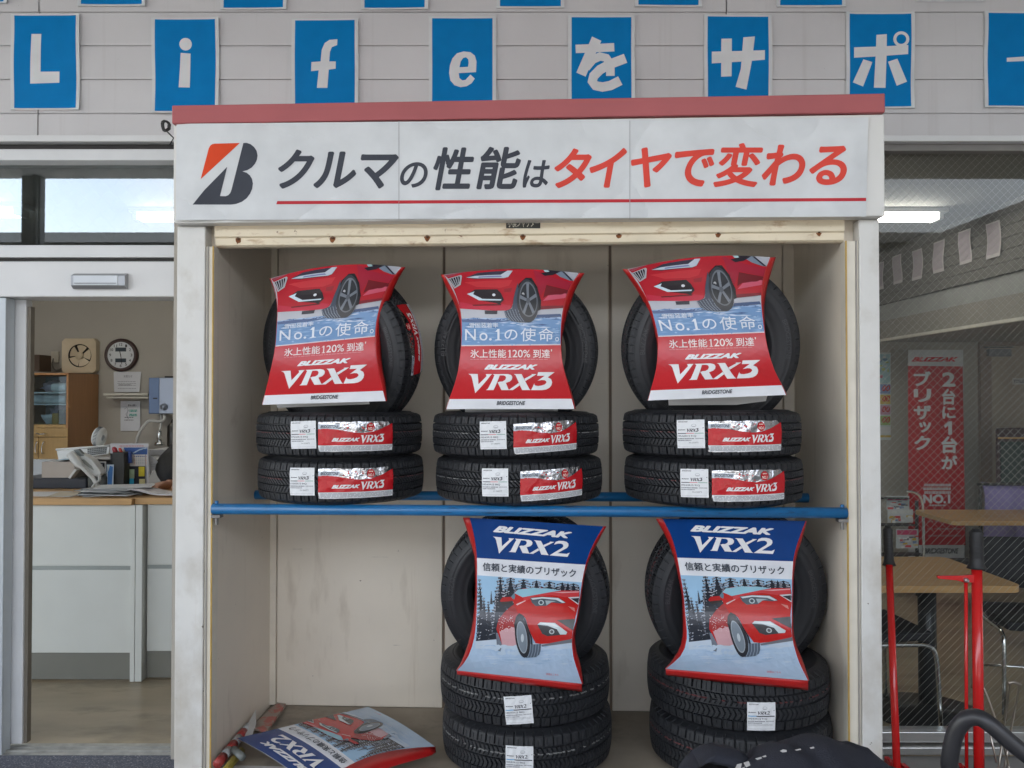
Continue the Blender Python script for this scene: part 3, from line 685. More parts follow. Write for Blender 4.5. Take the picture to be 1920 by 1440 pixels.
# coil of black wire on the cabinet's upper left corner
b = MB()
cw = PC(313, 236, .02)
for k in range(5):
    c = cw + Vector((-.008 + .006 * k, -.01 * k, -.004 * k)); rr = .017 + .002 * (k % 2)
    b.tube([c + Vector((math.cos(t / 14 * 6.283) * rr * .7, .006 * math.sin(t), math.sin(t / 14 * 6.283) * rr)) for t in range(14)], .0026, 6, closed=True)
b.tube([cw + Vector((-.01, 0, -.01)), cw + Vector((.02, .01, -.04)), cw + Vector((.012, -.005, -.07))], .0026, 6)
o = b.build('wire_coil', BLK); tag(o, 'small coil of black wire hooked on the cabinet corner under the red cap', 'wire'); settle(o)

# ------------------------------------------------------------------ tyres
def tyre_mesh(key, Ro, Wd, line, pat):
    """tread, two sidewalls and the liner of one size; axis along local z, centred"""
    NP = 64 if pat == 3 else 58; per = 14; NT = NP * per
    tw = Wd * .80; th = np.arange(NT) * 2 * math.pi / NT
    ns = 58; s = np.linspace(-1, 1, ns)
    S, T = np.meshgrid(s, np.arange(NT), indexing='ij')
    crown = Ro - .007 * np.abs(S) ** 2.6
    ph = (T % per) / per
    depth = np.zeros_like(S)
    def circ(c, wd): return (np.abs(S - c) < wd)
    def slant(k, off, wd, mul=1): return (((T * mul / per + off + S * k) % 1.0) < wd)
    D = .0075
    if pat == 3:
        g = circ(.60, .03) | circ(-.60, .03) | circ(.22, .025) | circ(-.20, .025)
        g |= (np.abs(S) > .62) & slant(.0, 0, .13)
        thin = ((S > .24) & (S < .58) & slant(3.2, .3, .22, 2)) | ((S < -.22) & (S > -.58) & slant(-2.6, .1, .22, 2)) | ((np.abs(S) < .2) & slant(4.5, .2, .2, 2))
        sip = (np.abs(S) > .64) & (slant(0, .55, .06)) & (np.abs(S) < .9)
    else:
        g = circ(.55, .032) | circ(-.58, .032) | circ(.0, .022) | circ(-.12, .0)
        g |= (np.abs(S) > .58) & slant(.0, 0, .12)
        zig = np.where(S > .27, -1.4, 1.4)
        thin = ((S > .04) & (S < .52) & (((T * 2 / per + np.abs(S - .27) * 2.0) % 1.0) < .22)) | ((S < -.04) & (S > -.54) & (((T * 2 / per + .4 + np.abs(S + .30) * 2.2) % 1.0) < .22))
        thin |= (np.abs(S - .27) < .02) & (ph < .5)
        sip = (np.abs(S) > .62) & (slant(0, .55, .07)) & (np.abs(S) < .92)
    depth = np.where(g, D, 0); depth = np.maximum(depth, np.where(thin, .0055, 0)); depth = np.maximum(depth, np.where(sip, .002, 0))
    Rr = crown - depth
    X = Rr * np.cos(th)[None, :]; Y = Rr * np.sin(th)[None, :]; Z = S * tw / 2
    V = np.stack([X, Y, Z], -1).reshape(-1, 3)
    def grid(nr):
        i = np.arange(nr - 1)[:, None] * NT; j = np.arange(NT)[None, :]; j2 = (j + 1) % NT
        return np.stack([i + j, i + j2, i + NT + j2, i + NT + j], -1).reshape(-1, 4)
    def mk(name, V, F, mats, mi=None, smooth=False, flip=False):
        me = bpy.data.meshes.new(name)
        if flip: F = F[:, ::-1]
        me.vertices.add(len(V)); me.vertices.foreach_set('co', V.astype('f').ravel())
        me.loops.add(F.size); me.loops.foreach_set('vertex_index', F.astype('i').ravel())
        me.polygons.add(len(F)); me.polygons.foreach_set('loop_start', np.arange(0, F.size, 4).astype('i'))
        for m in mats: me.materials.append(m)
        if mi is not None: me.polygons.foreach_set('material_index', mi.astype('i'))
        me.polygons.foreach_set('use_smooth', np.full(len(F), smooth))
        me.update(calc_edges=True); me.validate(); return me
    Fq = grid(ns)
    rowm = np.repeat(np.arange(ns - 1), NT); colm = np.tile(np.arange(NT), ns - 1)
    lr = int(ns * (.56 if pat == 3 else .62)); rs = np.random.RandomState(len(key) + int(Ro * 1e4)); on = np.repeat(rs.rand(NT // 4) < .62, 4); on = np.concatenate([on, np.zeros(NT - len(on), bool)])
    mi = ((rowm == lr) & on[colm]).astype(int)
    tread = mk('tread', V, Fq, [RUB, line], mi)
    # sidewall profile from tread edge in to the bead
    e_r = Ro - .007; hw = tw / 2
    prof = [(e_r - .0, hw), (e_r - .004, hw + .004), (e_r - .013, hw + .0085), (e_r - .022, Wd / 2 - .006), (e_r - .034, Wd / 2 - .002), (e_r - .036, Wd / 2 - .0005), (e_r - .039, Wd / 2 - .0005), (e_r - .041, Wd / 2 - .0015), (.262, Wd / 2), (.25, Wd / 2 + .0008), (.248, Wd / 2 - .0006), (.235, Wd / 2 - .002), (.220, Wd / 2 - .007), (.212, Wd / 2 - .012), (.208, Wd / 2 - .011), (.204, Wd / 2 - .013), (.197, Wd / 2 - .022), (.190, Wd / 2 - .028), (.190, Wd / 2 - .042)]
    n2 = 224; t2 = np.arange(n2) * 2 * math.pi / n2
    def ringm(name, prof, sg, lug=False):
        P = np.array(prof); nr = len(P); Rq = np.repeat(P[:, 0][:, None], n2, 1); Zq = np.repeat(P[:, 1][:, None], n2, 1) * sg
        V = np.stack([Rq * np.cos(t2), Rq * np.sin(t2), Zq], -1).reshape(-1, 3)
        i = np.arange(nr - 1)[:, None] * n2; j = np.arange(n2)[None, :]; j2 = (j + 1) % n2
        F = np.stack([i + j, i + j2, i + n2 + j2, i + n2 + j], -1).reshape(-1, 4)
        return mk(name, V, F, [RUBS], None, True, sg < 0)
    # the shoulder strip: buttress notches continuing the shoulder grooves
    k = 3; P = prof[:4]; nrr = 4
    nn = (np.arange(NT) % per) < 2
    Rq = np.array([[p[0] - (.006 if (q and 0 < i < 3) else 0) for q in nn] for i, p in enumerate(P)]); 
    sh = {}
    for sg in (1, -1):
        Zq = np.array([[p[1]] * NT for p in P]) * sg
        Vv = np.stack([Rq * np.cos(th)[None, :], Rq * np.sin(th)[None, :], Zq], -1).reshape(-1, 3)
        sh[sg] = mk('shoulder', Vv, grid(nrr), [RUB], None, False, sg < 0)
    sw = {sg: ringm('sidewall', prof[3:], sg) for sg in (1, -1)}
    ib = prof[-1]
    lin = [(ib[0], ib[1]), (.20, Wd / 2 - .03), (.25, Wd / 2 - .014), (Ro - .035, Wd / 2 - .02), (Ro - .018, hw - .02), (Ro - .016, 0)]
    lin = lin + [(r, -z) for r, z in reversed(lin[:-1])]
    ln = ringm('inner_liner', lin, 1)
    return dict(tread=tread, sw=sw, sh=sh, ln=ln, R=Ro, W=Wd)
LR = M('pink_tread_line', (.20, .06, .06), .7, var=.5, scale=120); LWH = M('white_tread_line', (.30, .30, .29), .7, var=.5, scale=120)
T175 = tyre_mesh('a', .304, .158, LR, 3); T185 = tyre_mesh('bb', .308, .158, LWH, 3); T195 = tyre_mesh('ccc', .318, .162, LR, 3)
T2A = tyre_mesh('dddd', .311, .182, LWH, 2); T2B = tyre_mesh('eeeee', .322, .184, LR, 2)
def tyre(D, label, group, mat):
    t = thing('tyre', label, 'tyre', group)
    def ob(n, me):
        o = bpy.data.objects.new(n, me); COL.objects.link(o); o.parent = t; return o
    tr_ = ob('tread', D['tread'])
    for sg in (1, -1):
        ob('shoulder', D['sh'][sg]); ob('sidewall', D['sw'][sg])
    ob('inner_liner', D['ln'])
    t.matrix_world = mat
    return t
def cyl(D, ang, z0, hgt, wid, lift=.0022, curl=0.):
    """label frame (u 0..1, v 0..1 down) wrapped on the tread, facing local angle ang"""
    Rr = D['R'] - .0015
    def f(u, v, h):
        a = ang + (u - .5) * wid / Rr
        z = z0 + hgt * (.5 - v); e = abs(z) / (D['W'] * .4)
        rr = Rr + lift + h - .006 * max(0, e) ** 2.6 + curl * (max(0, abs(u - .5) - .32) * 2) ** 2 + .0006 * math.sin(u * 23 + v * 9)
        return Vector((rr * math.cos(a), rr * math.sin(a), z))
    return f
def scribble(a, x0, y, x1, hgt, col, rnd, lay=2):
    x = x0
    while x < x1:
        l = rnd.uniform(.01, .05); a.rect(x, y, min(x + l, x1), y + hgt, col, lay); x += l + rnd.uniform(.004, .012)
def price_label(t, D, size, price, ang, z0, vx, tilt=0., seed=0):
    a = Art(); rnd = random.Random(seed)
    a.rect(0, 0, 1, 1, (.72, .73, .74), 0)
    bstone(a, .06, .05, .40, .085, (.06, .06, .07), 1)
    a.ell(.62, .20, .09, .055, (.45, .46, .48), 1, 12, hole=.75); a.rect(.56, .22, .68, .25, (.4, .4, .42), 1)
    a.rect(.76, .035, .86, .05, (.5, .5, .5), 1); a.poly([(.92, .30), (.96, .26), (.96, .30)], INK, 1)
    blizzak(a, .04, .335, .32, .365, (.03, .03, .04), 1); vrx(a, vx, .36, .30, .80, .44, (.03, .03, .04), 1)
    if vx == 3: a.rect(.03, .465, .33, .49, (.03, .03, .04), 1); a.rect(.33, .465, .62, .485, (.6, .08, .08), 1); a.rect(.64, .465, .96, .485, (.12, .30, .22), 1)
    else: a.rect(.03, .465, .32, .495, (.06, .33, .6), 1); a.rect(.32, .465, .96, .50, (.02, .02, .03), 1)
    a.text(size, .03, .54, .70, .61, (.10, .10, .12), 1, .012)
    scribble(a, .03, .645, .62, .035, (.2, .2, .22), rnd, 1); scribble(a, .66, .645, .95, .03, (.3, .3, .32), rnd, 1)
    scribble(a, .03, .71, .52, .03, (.2, .2, .22), rnd, 1)
    if price: a.text(price, .42, .78, .76, .835, (.2, .2, .22), 1, .005)
    else: scribble(a, .03, .76, .9, .015, (.35, .35, .37), rnd, 1); scribble(a, .03, .80, .9, .015, (.35, .35, .37), rnd, 1)
    scribble(a, .03, .93, .93, .012, (.45, .45, .47), rnd, 1)
    f0 = cyl(D, ang, z0, .094, .092, .003, .006)
    f = (lambda u, v, h: f0(u + tilt * (v - .5), v - tilt * (u - .5), h)) if tilt else f0
    o = a.build('price_label', f, PPAPER, t, step=.0004, maxe=.14); return o
def foil_label(t, D, ang, z0, sk, seed=0, wid=.262):
    a = Art(); rnd = random.Random(seed)
    q = lambda x, y: (x, y + sk * (x - .5))
    rd = (.50, .012, .018)
    pts = [(0, .02)] + [(x / 12, rnd.uniform(0, .03)) for x in range(1, 12)] + [(.93, .01), (.985, .16), (1, .97), (.98, 1), (.02, 1), (0, .97)]
    a.poly([q(*p) for p in pts], (.8, .8, .8), 0, 1)
    top = [(0, .24), (.1, .23), (.25, .27), (.40, .34), (.55, .39), (.68, .36), (.80, .28), (.92, .16), (1, .08)]
    a.poly([q(*p) for p in top + [(1, .78), (0, .78)]], rd, 1, 0)
    a.poly([q(*p) for p in [(0, .10), (.29, .10), (.25, .25), (0, .25)]], (.55, .60, .66), 1, 0)
    bstone(a, .03, .12 - sk * .35, .26, .22 - sk * .35, (.05, .06, .09), 2, sk)
    a.poly([q(*p) for p in [(0, .785), (1, .785), (1, .985), (.02, .985)]], (.66, .67, .68), 1, 2)
    for k in range(4): 
        y = .82 + .038 * k; x = .03
        while x < .96:
            l = rnd.uniform(.02, .09); a.poly([q(x, y), q(x + l, y), q(x + l, y + .016), q(x, y + .016)], (.22, .22, .24), 2, 2); x += l + rnd.uniform(.004, .015)
    blizzak(a, .17, .54 - sk * .33, .53, .66 - sk * .33, WHT, 2, sk); vrx(a, 3, .54, .43 + sk * .04, .87, .74 + sk * .04, WHT, 2, sk)
    a.ell(.675, .20 + sk * .17, .055, .145, rd, 2, 20); a.text('NO.1', .64, .20 + sk * .17, .71, .29 + sk * .17, (.85, .80, .72), 3, .02)
    for k in range(3): a.ell(.655 + .02 * k, .13 + sk * .17, .008, .022, (.85, .7, .6), 3, 8)
    for k in range(10):
        x = rnd.uniform(.3, .6); y = rnd.uniform(.1, .34); a.ell(*q(x, y), rnd.uniform(.006, .02), rnd.uniform(.01, .03), (.55, .05, .05), 2, 7)
    return a.build('foil_label', cyl(D, ang, z0, .104, wid, .004, .004), [PFOIL, FOIL, PPAPER], t, step=.0004, maxe=.06)
def lying(px, py_front, D, zc, lyc, spin):
    p = L(px, 745, lyc)
    return MC @ Matrix.Translation((p.x, lyc, zc)) @ Matrix.Rotation(spin, 4, 'Z')
ztop = zp + .0185
def lab_ang(D, px, cxp, py, zc, lyc, spin):
    # local angle of the tread point whose photo column is px, for a tyre centred at column cxp
    c = L(cxp, 745, lyc); 
    best = None
    for k in range(-60, 61):
        a = R(-90 + k)
        q = MC @ Vector((c.x + D['R'] * math.cos(a), lyc + D['R'] * math.sin(a), zc))
        pxx = 960 + q.x / q.y * F
        if best is None or abs(pxx - px) < best[0]: best = (abs(pxx - px), a)
    return best[1] - spin
GU = 'winter tyres on the upper shelf'; GL = 'winter tyres on the cabinet floor'
stacks = [('left', T175, 640, .245, '175/65R15 84Q', '24,200円', [(568.5, 671), (567, 672)], 0.0),
          ('middle', T185, 969, .25, '185/65R15 88Q', '27,280円', [(924, 1026), (928, 1040)], -.05),
          ('right', T195, 1332, .235, '195/65R15 91Q', '30,250円', [(1296, 1402), (1302, 1408)], -.02)]
LZ = {'left': (.0, -.002), 'middle': (.0, .0), 'right': (.004, -.002)}
for nm, D, cx, lyc, size, price, pos, sk in stacks:
    for lev in (1, 0):      # 1 upper, 0 lower
        zc = ztop + D['W'] * (.5 + lev) + .001 * lev; spin = random.uniform(0, 6.28)
        cxx = cx + (2 if lev == 0 else -1) * (2 if nm == 'middle' else 1)
        lb = {('left', 1): 'upper lying tyre of the shelf stack beside the left cabinet wall, pink tread line', ('left', 0): 'lower lying tyre of the shelf stack beside the left cabinet wall, on the blue pipes',
              ('middle', 1): 'upper lying tyre of the middle shelf stack, tilted foil label, white tread line', ('middle', 0): 'lower lying tyre of the middle shelf stack, on the blue pipes, white tread line',
              ('right', 1): 'upper lying tyre of the shelf stack beside the right cabinet wall, 195 size label', ('right', 0): 'lower lying tyre of the shelf stack beside the right cabinet wall, on the blue pipes'}[(nm, lev)]
        t = tyre(D, lb, GU, lying(cxx, 0, D, zc, lyc, spin))
        p0, p1 = pos[0] if lev == 1 else pos[1]
        price_label(t, D, size, price, lab_ang(D, p0, cxx, 0, zc, lyc, spin), .004, 3, .03 if lev else .02, lev + cx)
        foil_label(t, D, lab_ang(D, p1, cxx, 0, zc, lyc, spin), -.002, sk * 2.2 if nm == 'middle' else sk, lev * 3 + cx, .235 if nm == 'middle' else .262)
RUBL = M('raised_rubber_letters', (.062, .063, .068), .38, var=.15)
def sidewall_words(t, D, sg, items):
    """items: (text, centre angle in the tyre's frame, radius, letter height)"""
    a = Art()
    for body, ca, rad, hgt in items:
        vs, tr = glyphs(body, 0); xs = [v[0] for v in vs]; wd = max(xs) - min(xs); k = hgt / .75
        for lay in (0, .25):
            q = [(ca + (min(xs) + wd / 2 - x) * k * .95 / rad * sg, rad + y * k) for x, y in vs]
            for i in tr: a.t.append(([q[j] for j in i], lay, (1, 1, 1), 0))
    def f(an, rad, h): return Vector((rad * math.cos(an), rad * math.sin(an), sg * (D['W'] / 2 + .0016 + h)))
    sw_ = [c for c in t.children if c.name.startswith('sidewall')][0 if sg > 0 else 1]
    a.build('lettering', f, RUBL, sw_, step=.0004, maxe=.05)
def standing(px, py, D, lyc, yaw, lean, spin, lb, grp):
    p = L(px, py, lyc)
    Mx = MC @ Matrix.Translation((p.x, lyc, p.z)) @ Matrix.Rotation(yaw, 4, 'Z') @ Matrix.Rotation(R(90) - lean, 4, 'X') @ Matrix.Rotation(spin, 4, 'Z')
    t = tyre(D, lb, grp, Mx)
    sg = 1 if (Mx.to_3x3() @ Vector((0, 0, 1))).y < 0 else -1
    # screen-left of the tyre is where the wall shows beside its poster
    inv_ = Mx.to_3x3().inverted() @ ex
    right = math.atan2(inv_.y, inv_.x)
    rr = .255
    sidewall_words(t, D, sg, [('BRIDGESTONE', right + R(8), rr, .017), ('BLIZZAK', right + R(180 - 8), rr, .019), ('BRIDGESTONE', right + R(180 + 62), rr, .017), ('TUBELESS', right - R(52), rr - .012, .008), ('RADIAL', right + R(180 + 34), rr - .014, .008)])
    return t
ts = standing(640, 659, T195, .255, R(-20), R(-10), .3, 'upright tyre turned to show its tread, behind the left bonnet poster', GU)
foil_label(ts, T195, R(-10), -.012, 0., 5)
standing(968, 658, T185, .29, R(-4), R(-9), 1.1, 'upright tyre standing on the middle shelf stack behind a bonnet poster', GU)
standing(1330, 652, T195, .205, R(6), R(-10), 2.0, 'upright tyre on the right shelf stack, largest of the upright ones on the shelf', GU)
for nm, D, cx, lyc, size, labs in (('middle', T2A, 984, .245, '185/65R15 88Q', [(973, -.016, .09), (974, .0, .0)]), ('right', T2B, 1378, .25, '195/65R15 91Q', [(1424, -.024, .0), None])):
    for lev in (1, 0):
        zc = FL + D['W'] * (.5 + lev) + .002; spin = random.uniform(0, 6.28)
        lb = {('middle', 1): 'upper lying tyre of the middle floor stack, crooked price label on it', ('middle', 0): 'bottom lying tyre of the middle floor stack, cut by the lower photo edge',
              ('right', 1): 'upper lying tyre of the right floor stack, price label low on its tread', ('right', 0): 'bottom lying tyre of the right floor stack, partly behind the navy bag'}[(nm, lev)]
        cxx = cx + (4 if lev == 0 else 0)
        t = tyre(D, lb, GL, lying(cxx, 0, D, zc, lyc, spin))
        q = labs[0] if lev else labs[1]
        if q: price_label(t, D, size, None, lab_ang(D, q[0], cxx, 0, zc, lyc, spin), q[1], 2, q[2], cx + lev)
standing(985, 1108, T2A, .25, R(-5), R(-9), .7, 'upright tyre on the middle floor stack behind the tilted blue poster', GL)
standing(1376, 1106, T2B, .25, R(4), R(-9), 1.9, 'upright tyre on the right floor stack behind a blue topped poster', GL)

# ------------------------------------------------------------------ pillow-fold display boards
def resample(P, n=25):
    P = [Vector(p) for p in P]; d = [0]
    for i in range(1, len(P)): d.append(d[-1] + (P[i] - P[i - 1]).length)
    # smooth curve through the traced points
    S = smooth_path([Vector((p.x, p.y, 0)) for p in P], 8); d = [0]
    for i in range(1, len(S)): d.append(d[-1] + (S[i] - S[i - 1]).length)
    out = []; j = 0
    for k in range(n):
        t = d[-1] * k / (n - 1)
        while j < len(d) - 2 and d[j + 1] < t: j += 1
        f = (t - d[j]) / max(1e-9, d[j + 1] - d[j]); q = S[j].lerp(S[j + 1], min(1, max(0, f))); out.append((q.x, q.y))
    return out
def edge(C, v):
    x = max(0, min(1, v)) * (len(C) - 1); i = min(int(x), len(C) - 2); f = x - i
    return (C[i][0] + (C[i + 1][0] - C[i][0]) * f, C[i][1] + (C[i + 1][1] - C[i][1]) * f)
def fwd(Lc, Rc, u, v):
    l = edge(Lc, v); r = edge(Rc, v); return (l[0] + (r[0] - l[0]) * u, l[1] + (r[1] - l[1]) * u)
def inv(Lc, Rc, px, py):
    u = .5; y0 = (Lc[0][1] + Rc[0][1]) / 2; y1 = (Lc[-1][1] + Rc[-1][1]) / 2; v = (py - y0) / (y1 - y0)
    for _ in range(14):
        l = edge(Lc, v); r = edge(Rc, v); u = (px - l[0]) / (r[0] - l[0]); uu = max(-.05, min(1.05, u))
        y = l[1] + (r[1] - l[1]) * uu; v += (py - y) / (y1 - y0); v = max(0, min(1, v))
    return (max(0, min(1, u)), v)
M3L = resample([(833, 515), (852, 550), (863.5, 581), (866, 616), (865, 647), (861, 686), (854, 717), (843, 748), (836.5, 767)])
M3R = resample([(1085.4, 512), (1067, 540), (1057, 571), (1052, 606), (1051, 647), (1054.5, 682), (1062, 713), (1070, 741), (1077, 767)])
L3L = resample([(508, 522), (517, 550), (520.5, 581.5), (519, 616), (516, 654), (509, 689), (502.5, 717), (492, 759)])
L3R = resample([(752.5, 501), (733, 526), (718, 557), (709, 585), (704, 613), (703, 647), (707, 686), (714, 717), (723, 752)])
R3L = resample([(1177, 505), (1199, 536), (1217, 568), (1227, 599), (1234, 630), (1234, 658), (1230, 696), (1215, 751)])
R3R = resample([(1444, 482.5), (1432, 515.5), (1427, 547), (1428, 578), (1432, 613), (1439, 654), (1451, 693), (1463, 717), (1474, 740.5)])
M2L = resample([(880.5, 970.5), (888.5, 1002), (894, 1041), (894.5, 1079), (894.5, 1120.5), (893, 1162), (888.5, 1200), (876, 1235), (857, 1257)])
M2R = resample([(1131.5, 987), (1112.5, 1020), (1099, 1054.5), (1091.5, 1089), (1086.5, 1127), (1079.5, 1165.5), (1073, 1190), (1074, 1228), (1091, 1282)])
R2L = resample([(1242.5, 972.5), (1259, 1006), (1269, 1041), (1276, 1079), (1281.5, 1113.5), (1285.5, 1155), (1288, 1197), (1278, 1228), (1248.5, 1254)])
R2R = resample([(1510.5, 976.5), (1498.5, 1009), (1489, 1041), (1485.5, 1075), (1485, 1120.5), (1484.5, 1162), (1485.5, 1197), (1497, 1238.5), (1515, 1276)])
PRED = (.50, .012, .018); PRED2 = (.40, .01, .02)
def art3():
    c = lambda px, py: inv(M3L, M3R, px, py)
    a = Art(c); z = lambda P_: [(820 + x / 6.4, 490 + y / 6.4) for x, y in P_]
    vb = c(960, 647)[1]; vw = c(960, 748)[1]; vh = c(960, 596)[1]
    a.rect(0, 0, 1, .34, (.46, .47, .52), 0, raw=True)
    a.rect(0, .33, 1, vh, (.66, .70, .76), 0, raw=True); a.rect(0, vh, 1, vb, (.15, .29, .52), 0, raw=True)
    a.rect(0, vb, 1, vw, PRED, 0, raw=True); a.rect(0, vw, 1, 1, (.72, .73, .76), 0, raw=True); a.rect(0, vb - .004, 1, vb + .004, (.7, .6, .62), 1, raw=True)
    rnd = random.Random(3)
    for k in range(150):        # streaks of ice and water
        y = vh + (vb - vh) * rnd.random() ** 1.5; x = rnd.uniform(0, 1); l = rnd.uniform(.03, .16); h_ = rnd.uniform(.002, .007)
        x1 = min(1, x + l); cc = rnd.choice([(.40, .53, .72), (.30, .43, .66), (.08, .17, .37), (.55, .64, .77), (.05, .10, .24)] if y < vh + .07 else [(.25, .40, .63), (.12, .24, .47), (.32, .47, .68)])
        a.poly([(x, y), ((x + x1) / 2, y - h_), (x1, y + h_ * .3), ((x + x1) / 2, y + h_)], cc, 1, raw=True)
    a.poly(z([(1200, 640), (1480, 630), (1490, 665), (1180, 680)]), (.05, .09, .2), 2)
    a.poly(z([(285, 700), (520, 690), (880, 720), (600, 735), (300, 730)]), (.07, .12, .26), 2)
    cr = (.46, .010, .022)
    a.poly(z([(88, 165), (300, 112), (560, 100), (1130, 96), (1270, 95), (1470, 100), (1640, 235), (1580, 440), (1515, 545), (1250, 575), (1215, 480), (1140, 300), (1060, 260), (980, 320), (920, 470), (890, 560), (850, 590), (700, 592), (272, 568), (250, 480), (190, 320), (130, 210)]), cr, 2)
    a.poly(z([(88, 165), (300, 112), (560, 100), (1000, 97), (880, 120), (520, 128), (300, 160), (130, 195)]), (.33, .06, .085), 3)
    a.poly(z([(300, 160), (620, 128), (1150, 112), (900, 140), (500, 152)]), (.60, .12, .14), 4)
    a.poly(z([(320, 265), (900, 255), (860, 310), (760, 330), (480, 320)]), (.56, .03, .04), 3)
    a.poly(z([(1150, 130), (1300, 200), (1640, 260), (1600, 340), (1320, 290), (1240, 420), (1190, 290)]), (.36, .012, .035), 3)
    a.poly(z([(1310, 295), (1575, 345), (1550, 395), (1330, 405), (1270, 440)]), (.16, .006, .012), 4)
    a.poly(z([(1330, 410), (1555, 378), (1535, 440), (1265, 475)]), (.62, .10, .16), 4)
    a.poly(z([(1250, 535), (1515, 530), (1510, 560), (1225, 580)]), (.20, .01, .02), 4)
    a.poly(z([(260, 485), (430, 520), (780, 512), (890, 535), (880, 560), (850, 590), (700, 592), (272, 568)]), (.52, .02, .05), 3)
    a.poly(z([(420, 520), (770, 512), (760, 528), (430, 534)]), (.12, .006, .01), 4)
    a.poly(z([(1270, 96), (1330, 95), (1355, 165), (1290, 165)]), (.40, .58, .62), 4); a.poly(z([(1330, 100), (1470, 100), (1490, 140), (1390, 190), (1290, 205), (1240, 180), (1345, 160)]), (.018, .012, .02), 5)
    a.poly(z([(1400, 165), (1490, 110), (1645, 235), (1590, 235), (1480, 205)]), (.20, .25, .32), 4); a.poly(z([(1490, 120), (1520, 130), (1630, 232), (1600, 232)]), (.03, .03, .05), 5)
    a.poly(z([(345, 215), (480, 178), (640, 172), (905, 165), (860, 222), (800, 240), (450, 238)]), (.04, .035, .06), 4)
    a.poly(z([(345, 217), (450, 206), (760, 204), (840, 165), (905, 165), (850, 225), (800, 236), (480, 232)]), (.52, .56, .64), 5); a.poly(z([(500, 214), (760, 212), (780, 226), (490, 226)]), (.20, .24, .42), 6)
    a.poly(z([(125, 210), (280, 184), (297, 198), (280, 290), (205, 328)]), (.45, .45, .48), 5); a.poly(z([(140, 215), (265, 195), (272, 215), (262, 275), (208, 310)]), (.015, .015, .02), 6)
    for k in range(4): a.poly(z([(150 + 30 * k, 212 - 5 * k), (160 + 30 * k, 210 - 5 * k), (215 + 16 * k, 300 - 9 * k), (205 + 16 * k, 303 - 9 * k)]), (.35, .35, .38), 7)
    a.poly(z([(365, 390), (450, 345), (720, 345), (765, 385), (800, 462), (745, 518), (700, 500), (520, 470)]), (.022, .016, .02), 4)
    a.poly(z([(355, 392), (445, 365), (430, 395), (540, 450), (770, 455), (762, 470), (500, 468)]), (.60, .72, .80), 5); a.ell(820 + 678 / 6.4, 490 + 402 / 6.4, 3.2, 2.6, (.75, .75, .8), 5, 10)
    a.poly(z([(800, 340), (900, 330), (880, 372), (800, 372)]), (.30, .01, .02), 4)
    a.poly(z([(568, 590), (722, 590), (716, 634), (570, 632)]), (.025, .025, .04), 3)
    a.poly(z([(980, 290), (1060, 232), (1130, 230), (1200, 320), (1245, 470), (1240, 580), (1100, 640), (1000, 600), (930, 560), (930, 440)]), (.012, .010, .014), 5)
    a.poly(z([(965, 280), (915, 440), (898, 565), (800, 600), (825, 670), (880, 715), (980, 732), (1080, 735), (1060, 640), (990, 420)]), (.055, .07, .105), 6)
    for k in range(6): a.stroke(z([(805 + 32 * k, 598 - 6 * k), (835 + 32 * k, 660), (890 + 30 * k, 722)]), .7, (.30, .36, .44), 7)
    for k in range(5): a.stroke(z([(830, 615 + 22 * k), (1000 + 8 * k, 590 + 28 * k)]), .6, (.02, .025, .04), 7)
    a.ell(820 + 1085 / 6.4, 490 + 488 / 6.4, 20.5, 38.5, (.035, .038, .046), 7, 28, -.06); a.ell(820 + 1092 / 6.4, 490 + 468 / 6.4, 17.3, 31.2, (.15, .165, .19), 8, 26, -.06); a.ell(820 + 1092 / 6.4, 490 + 468 / 6.4, 15.6, 28.6, (.022, .026, .032), 9, 26, -.06)
    cx, cy = 820 + 1090 / 6.4, 490 + 472 / 6.4
    for k in range(5):
        an = -1.62 + k * 2 * math.pi / 5
        tx, ty = cx + 16.0 * math.cos(an), cy + 29 * math.sin(an); ox, oy = -math.sin(an) * 2.6, math.cos(an) * 3.4
        a.poly([(cx + ox * .7, cy + oy * .7), (tx + ox, ty + oy), (tx - ox, ty - oy), (cx - ox * .7, cy - oy * .7)], (.19, .21, .245), 10)
    a.ell(cx, cy, 3.6, 5.6, (.10, .11, .13), 11, 12); a.ell(cx - 9.5, cy - 12, 2.6, 3.2, (.5, .5, .52), 9, 10)
    a.text('雪国装着率', 880, 605, 934, 614.5, (.72, .77, .84), 3, .004)
    for ch, x0, y0, x1, y1 in (('N', 872, 617, 892, 638), ('o', 899, 624, 914, 638.5), ('.', 917, 634, 922, 638.5), ('の', 946, 618, 970, 637), ('使', 976, 615, 1005, 640), ('命', 1010, 615, 1038, 640), ('。', 1041, 632, 1048, 640)): a.text(ch, x0, y0, x1, y1, (.74, .78, .84), 3, .004)
    a.poly([(928.5, 622), (933, 617), (936.5, 616.6), (936.5, 636), (940.5, 637), (940.5, 638.2), (928.5, 638.2), (928.5, 637), (932.5, 636), (932.5, 622)], (.74, .78, .84), 3)
    cw_ = (.80, .68, .66); a.text('氷上性能', 882, 655, 949, 671, cw_, 3, .008); a.text('20%', 961, 656, 994, 670, cw_, 3, .004); a.text('到達', 999.5, 655, 1031, 671, cw_, 3, .008)
    a.poly([(952.5, 658.5), (955.5, 656), (957, 656), (957, 669), (959, 669.5), (959, 670.3), (953, 670.3), (953, 669.5), (955, 669), (955, 658.2), (952.5, 659.3)], cw_, 3); a.text("'", 1033, 655, 1035, 659, (.8, .68, .66), 3)
    x = 882
    while x < 1028:
        l = rnd.uniform(2, 9); a.rect(x, 673.2, min(x + l, 1029), 674.2, (.66, .22, .22), 3); x += l + 1.4
    blizzak(a, 908, 683.5, 1008, 693, (.76, .76, .77), 3); vrx(a, 3, 878, 697.5, 1040, 737, (.76, .76, .77), 3)
    bstone(a, 931, 752, 985, 759.5, (.07, .075, .09), 3)
    return a
